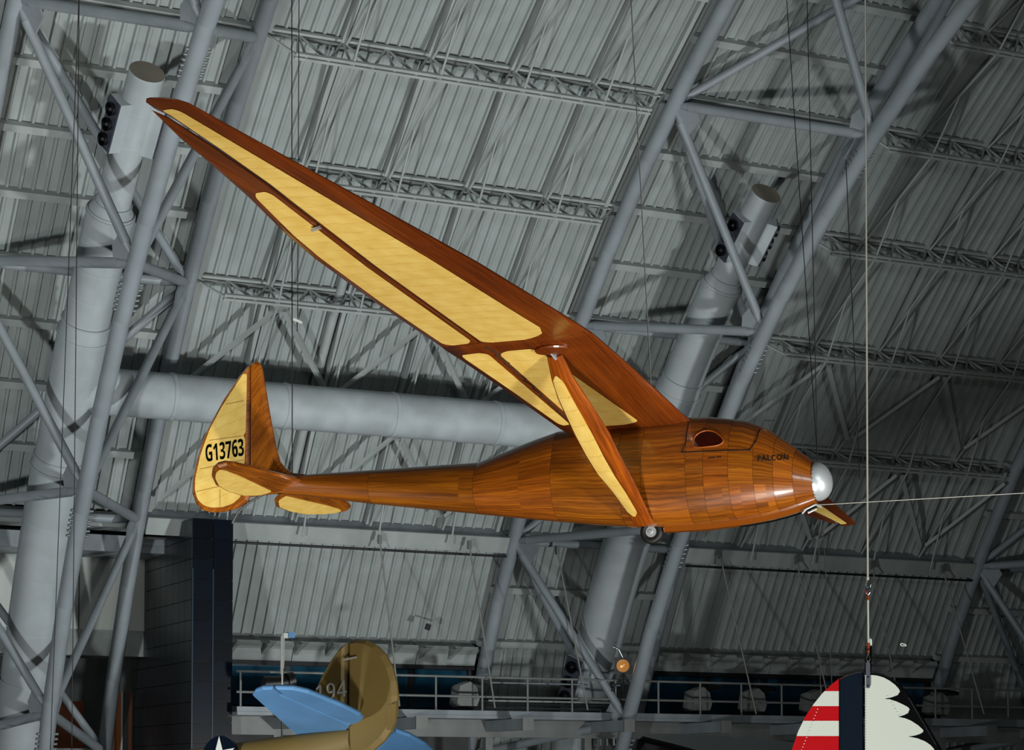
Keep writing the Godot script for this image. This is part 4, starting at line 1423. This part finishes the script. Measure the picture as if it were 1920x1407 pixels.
# ---------------------------------------------------------------- striped tail fin
func build_striped_tail():
	var p := at_z(1620, 1330, 17.0)
	var n := (eye() - p)
	n.y = 0; n = n.normalized()
	var t := thing("striped_tail", "red and white striped rudder with navy band and black scalloped white fin", "airplane", at_z(1620, 1470, 17.0))
	var outline := [[1466, 1470], [1485, 1407], [1497, 1372], [1510, 1345], [1526, 1321], [1543, 1300], [1560, 1284], [1574, 1273], [1590, 1266], [1606, 1261.5], [1620, 1260]]
	var bands := [[1273, 1297, M.red], [1297, 1325, M.offwhite], [1325, 1352.6, M.red], [1352.6, 1381, M.offwhite], [1381, 1410, M.red], [1410, 1440, M.offwhite], [1440, 1470, M.red]]
	var edge := func(y: float) -> float:
		for i in outline.size() - 1:
			if y <= outline[i][1] and y >= outline[i + 1][1]: return lerpf(outline[i][0], outline[i + 1][0], (outline[i][1] - y) / (outline[i][1] - outline[i + 1][1]))
		return 1574.0
	for b in bands:
		var q := [[1573, b[0]], [1573, b[1]]]
		for k in 7:
			var y := lerpf(b[1], b[0], k / 6.0)
			if b[0] < 1280 and k == 6: continue
			q.append([edge.call(y), y])
		var st := newst()
		plate(st, pxs(q, p, n), n, 0.085)
		part("stripe", st, b[2], t)
	var st2 := newst()
	plate(st2, pxs([[1573, 1470], [1573.5, 1273.5], [1590, 1266], [1606, 1261.5], [1619, 1260], [1619.5, 1470]], p, n), n, 0.10, 0.008)
	part("navy_band", st2, M.navy, t)
	var st3 := newst()
	plate(st3, pxs([[1621, 1470], [1622, 1260.5], [1640, 1261], [1655, 1264.5], [1670, 1271], [1686, 1282], [1700, 1297], [1712, 1314], [1725, 1336], [1742, 1365], [1768, 1410], [1800, 1470]], p, n), n, 0.10, 0.012)
	var fin := part("fin", st3, M.blackgloss, t)
	var sc := [[1622, 1470], [1622, 1266], [1632, 1266], [1645, 1267.5], [1657, 1271], [1668, 1277], [1678, 1284.5], [1685, 1292], [1687.5, 1297], [1683, 1304], [1672, 1308], [1658, 1310.7], [1670, 1312.5], [1681, 1316], [1695, 1322.5], [1703, 1327], [1705.5, 1330.5], [1702.6, 1337.6], [1695, 1341.5], [1684, 1344.7], [1697, 1347.5], [1708, 1352], [1722, 1361], [1731, 1369.5], [1731, 1373], [1725.6, 1376.6], [1715, 1380], [1702.6, 1381.5], [1720, 1385], [1734.5, 1390.7], [1745, 1398], [1752, 1406], [1748, 1413], [1725, 1419], [1745, 1428], [1765, 1444], [1770, 1455], [1740, 1470]]
	var st4 := newst()
	plate(st4, pxs(sc, p + n * 0.053, n), n, 0.006)
	part("scalloped_panel", st4, M.offwhite, fin)
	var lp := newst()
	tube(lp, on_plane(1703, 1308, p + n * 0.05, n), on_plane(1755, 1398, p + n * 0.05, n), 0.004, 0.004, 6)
	part("edge_reflection", lp, M.navy, fin)  # blue reflection along the black edge, drawn as a navy line
	# rivet rows
	for q in [[1624, 1275, 1623, 1405, 26], [1533, 1330, 1503, 1407, 14], [1664, 1306, 1686, 1342, 7]]:
		var rv := newst()
		for k in q[4]:
			var f: float = k / float(q[4] - 1)
			var c := on_plane(lerpf(q[0], q[2], f), lerpf(q[1], q[3], f), p + n * 0.057, n)
			if q[0] == 1533: c -= n * 0.014
			tube(rv, c, c + n * 0.003, 0.005, 0.004, 6)
		part("rivet_row", rv, M.offwhite, fin)
	# hanging bracket
	var bk := newst()
	plate(bk, rounded(pxs([[1623.5, 1242], [1631.5, 1242], [1631.5, 1291], [1623.5, 1291]], p + n * 0.07, n), 0.014, 4), n, 0.012)
	var br := part("hanging_bracket", bk, M.nozzle, t)
	for y in [1270.5, 1287]:
		var b := newst()
		var c := on_plane(1627.5, y, p + n * 0.077, n)
		tube(b, c, c + n * 0.006, 0.007, 0.006, 10)
		part("bolt", b, M.chrome, br)
	# suspension rope with shackles
	var z := 17.0 - 0.07
	var rope := thing("suspension_rope", "steel wire rope with shackles holding up the striped tail fin", "rope", at_z(1627, 1240, z))
	var r1 := newst()
	tube(r1, at_z(1622, -80, z), at_z(1627, 1082, z), 0.0075, 0.0075, 8)
	tube(r1, at_z(1627, 1082, z), at_z(1627.3, 1088, z), 0.011, 0.011, 8)
	part("upper_rope", r1, M.rope, rope)
	var r2 := newst()
	tube(r2, at_z(1627.5, 1118, z), at_z(1628, 1205, z), 0.008, 0.008, 8)
	part("lower_rope", r2, M.rope, rope)
	for q in [[1627.5, 1088, 1097, 5.0], [1627.8, 1227, 1236, 3.3]]:
		var th := newst()
		var pts := [at_z(q[0], q[1] - 3, z), at_z(q[0] - q[3], q[2], z), at_z(q[0] - q[3] * 0.6, q[2] + 5, z), at_z(q[0] + q[3] * 0.6, q[2] + 5, z), at_z(q[0] + q[3], q[2], z), at_z(q[0], q[1] - 3, z)]
		pipe(th, pts, 0.005, 6)
		part("thimble", th, M.chrome, rope)
	var sh := newst()
	pipe(sh, [at_z(1625, 1102, z), at_z(1623.5, 1112, z), at_z(1627, 1117, z), at_z(1631, 1111, z), at_z(1630, 1102, z)], 0.006, 6)
	part("shackle", sh, M.chrome, rope)
	var pin := newst()
	tube(pin, at_z(1623, 1110, z), at_z(1625.5, 1110, z), 0.009, 0.009, 8)
	part("shackle_pin", pin, M.red, rope)
	for q in [[1627.7, 1117, 1126], [1628, 1206, 1217], [1628, 1219, 1225]]:
		var sl := newst()
		tube(sl, at_z(q[0], q[1], z), at_z(q[0], q[2], z), 0.0125, 0.0125, 8)
		part("copper_sleeve", sl, M.copper, rope)
	# mast standing behind the fin
	var ms := thing("antenna_mast", "black flat mast with cream tip standing behind the striped tail fin", "mast", at_z(1627, 1262, 17.8))
	var mm := newst()
	plate(mm, rounded(pxs([[1621, 1262], [1623, 1211], [1635, 1211], [1633.5, 1262]], at_z(1627, 1262, 17.8), n), 0.004), n, 0.05, 0.01)
	part("mast", mm, M.blackgloss, ms)
	var mt := newst()
	plate(mt, rounded(pxs([[1623, 1211], [1625.5, 1199], [1630, 1196.5], [1634.5, 1199], [1635, 1211]], at_z(1627, 1262, 17.8), n), 0.006), n, 0.05, 0.01)
	part("tip", mt, M.white, ms)

func build_small_things():
	# spotlight on the catwalk; lens glow imitates a reflection, its beam is added
	var c := at_v(1168, 1249, 48.9)
	var dirn := (eye() - c).normalized()
	var t := thing("spot_lamp", "square black spotlight on the catwalk rail, its warm lens given a glow for a reflection", "lamp", c - Vector3.UP * 0.6)
	var st := newst()
	bar(st, c - dirn * 0.35, c, 0.44, 0.44)
	part("housing", st, M.black, t)
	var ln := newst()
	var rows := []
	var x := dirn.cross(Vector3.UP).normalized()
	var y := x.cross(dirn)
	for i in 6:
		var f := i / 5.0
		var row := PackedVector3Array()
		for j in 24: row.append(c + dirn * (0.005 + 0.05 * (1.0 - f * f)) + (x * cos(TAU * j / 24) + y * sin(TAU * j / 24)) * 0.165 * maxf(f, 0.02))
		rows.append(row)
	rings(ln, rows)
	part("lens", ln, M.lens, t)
	var yk := newst()
	pipe(yk, [c + Vector3.UP * 0.2, c + Vector3.UP * 0.42 + x * 0.1, c + Vector3.UP * 0.5 + x * 0.28], 0.03, 6)
	part("yoke", yk, M.chrome, t)
	var ft := newst()
	for k in [-1, 0, 1]: tube(ft, c - Vector3.UP * 0.2, c - Vector3.UP * 0.66 + x * 0.3 * k, 0.022, 0.022, 6)
	part("tripod_leg", ft, M.darkgrey, t)
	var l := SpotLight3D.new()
	l.name = "added_lens_beam"; t.add_child(l)
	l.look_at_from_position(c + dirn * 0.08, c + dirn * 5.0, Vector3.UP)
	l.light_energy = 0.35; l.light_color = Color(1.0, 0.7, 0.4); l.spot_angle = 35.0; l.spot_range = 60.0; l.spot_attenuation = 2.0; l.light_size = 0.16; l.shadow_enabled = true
	# dark wing tip below the catwalk
	var wp := at_z(1360, 1400, 30.0)
	var nn := (Vector3.UP * 0.95 - Vector3(cw, 0, -sw) * 0.3).normalized()
	var dk := thing("dark_wing", "glossy black wing tip of another aircraft below the catwalk", "wing", wp)
	var s2 := newst()
	plate(s2, pxs([[1200, 1387], [1212, 1381], [1260, 1381], [1340, 1384], [1430, 1391], [1500, 1398], [1560, 1405], [1620, 1430], [1400, 1440], [1260, 1402]], wp, nn), nn, 0.09, 0.03)
	part("wing_tip", s2, M.blackgloss, dk)
	# small clip on a thread, right of the rope
	var cl := newst()
	pipe(cl, [at_z(1688, 1209, 22.0), at_z(1690, 1207, 22.0), at_z(1698, 1209, 22.0), at_z(1699, 1211.5, 22.0), at_z(1690, 1211.5, 22.0), at_z(1688, 1209, 22.0)], 0.004, 6)
	var co := part("wire_clip", cl, M.white, self)
	tag(co, "tiny white wire clip hanging to the right of the antenna mast", "clip")
	# post with lamp fixture and small white junction box left of the olive fin
	var pp := at_v(528, 1330, 48.5)
	var po := thing("light_pole", "slim white pole with a pale blue box on top, left of the olive tail fin", "pole", Vector3(pp.x, H + 1.8, pp.z))
	var s3 := newst()
	tube(s3, Vector3(pp.x, H + 1.8, pp.z), at_v(530, 1194, 48.5), 0.05, 0.05, 8)
	part("pole", s3, M.white, po)
	var s4 := newst()
	bar(s4, at_v(530, 1193, 48.5), at_v(546, 1192, 48.5), 0.1, 0.12)
	part("arm", s4, M.white, po)
	var s5 := newst()
	bar(s5, at_v(545, 1186, 48.5), at_v(545, 1197, 48.5), 0.16, 0.16)
	part("box", s5, M.sky, po)
	var cam_c := at_v(520, 1282, 48.2)
	var pj := thing("theatre_light", "black cylindrical theatre light beside the white pole", "lamp", cam_c - Vector3.UP * 0.2)
	var s6 := newst()
	tube(s6, at_v(494, 1282, 48.2), at_v(540, 1280, 48.2), 0.17, 0.14, 16)
	part("barrel", s6, M.black, pj)
	var s7 := newst()
	tube(s7, at_v(538, 1278, 48.2), at_v(550, 1276, 48.2), 0.2, 0.2, 16)
	part("rear_cap", s7, M.black, pj)
	# drain pipe up the roof over the cross duct
	var dp := thing("drain_pipe", "pale drain pipe climbing the roof deck above the cross duct", "pipe", arch(18.2, RD - 0.3, 0.56))
	var s8 := newst()
	for k in 8: tube(s8, arch(18.62, RD - 0.19, 0.57 + 0.03 * k), arch(18.62, RD - 0.19, 0.60 + 0.03 * k), 0.11, 0.11, 12, true)
	part("pipe", s8, M.joist, dp)
	# security speaker on the wall
	var sk := thing("wall_speaker", "small dark grey speaker hanging on the ribbed wall right of the olive tail", "speaker", at_v(804, 1172, 51.3))
	var s9 := newst()
	bar(s9, at_v(801, 1181, 51.3), at_v(804, 1171, 51.3), 0.1, 0.12)
	part("cabinet", s9, M.darkgrey, sk)
	var s10 := newst()
	bar(s10, at_v(806, 1168, 51.4), at_v(810, 1164, 52.2), 0.03, 0.03)
	part("bracket", s10, M.white, sk)
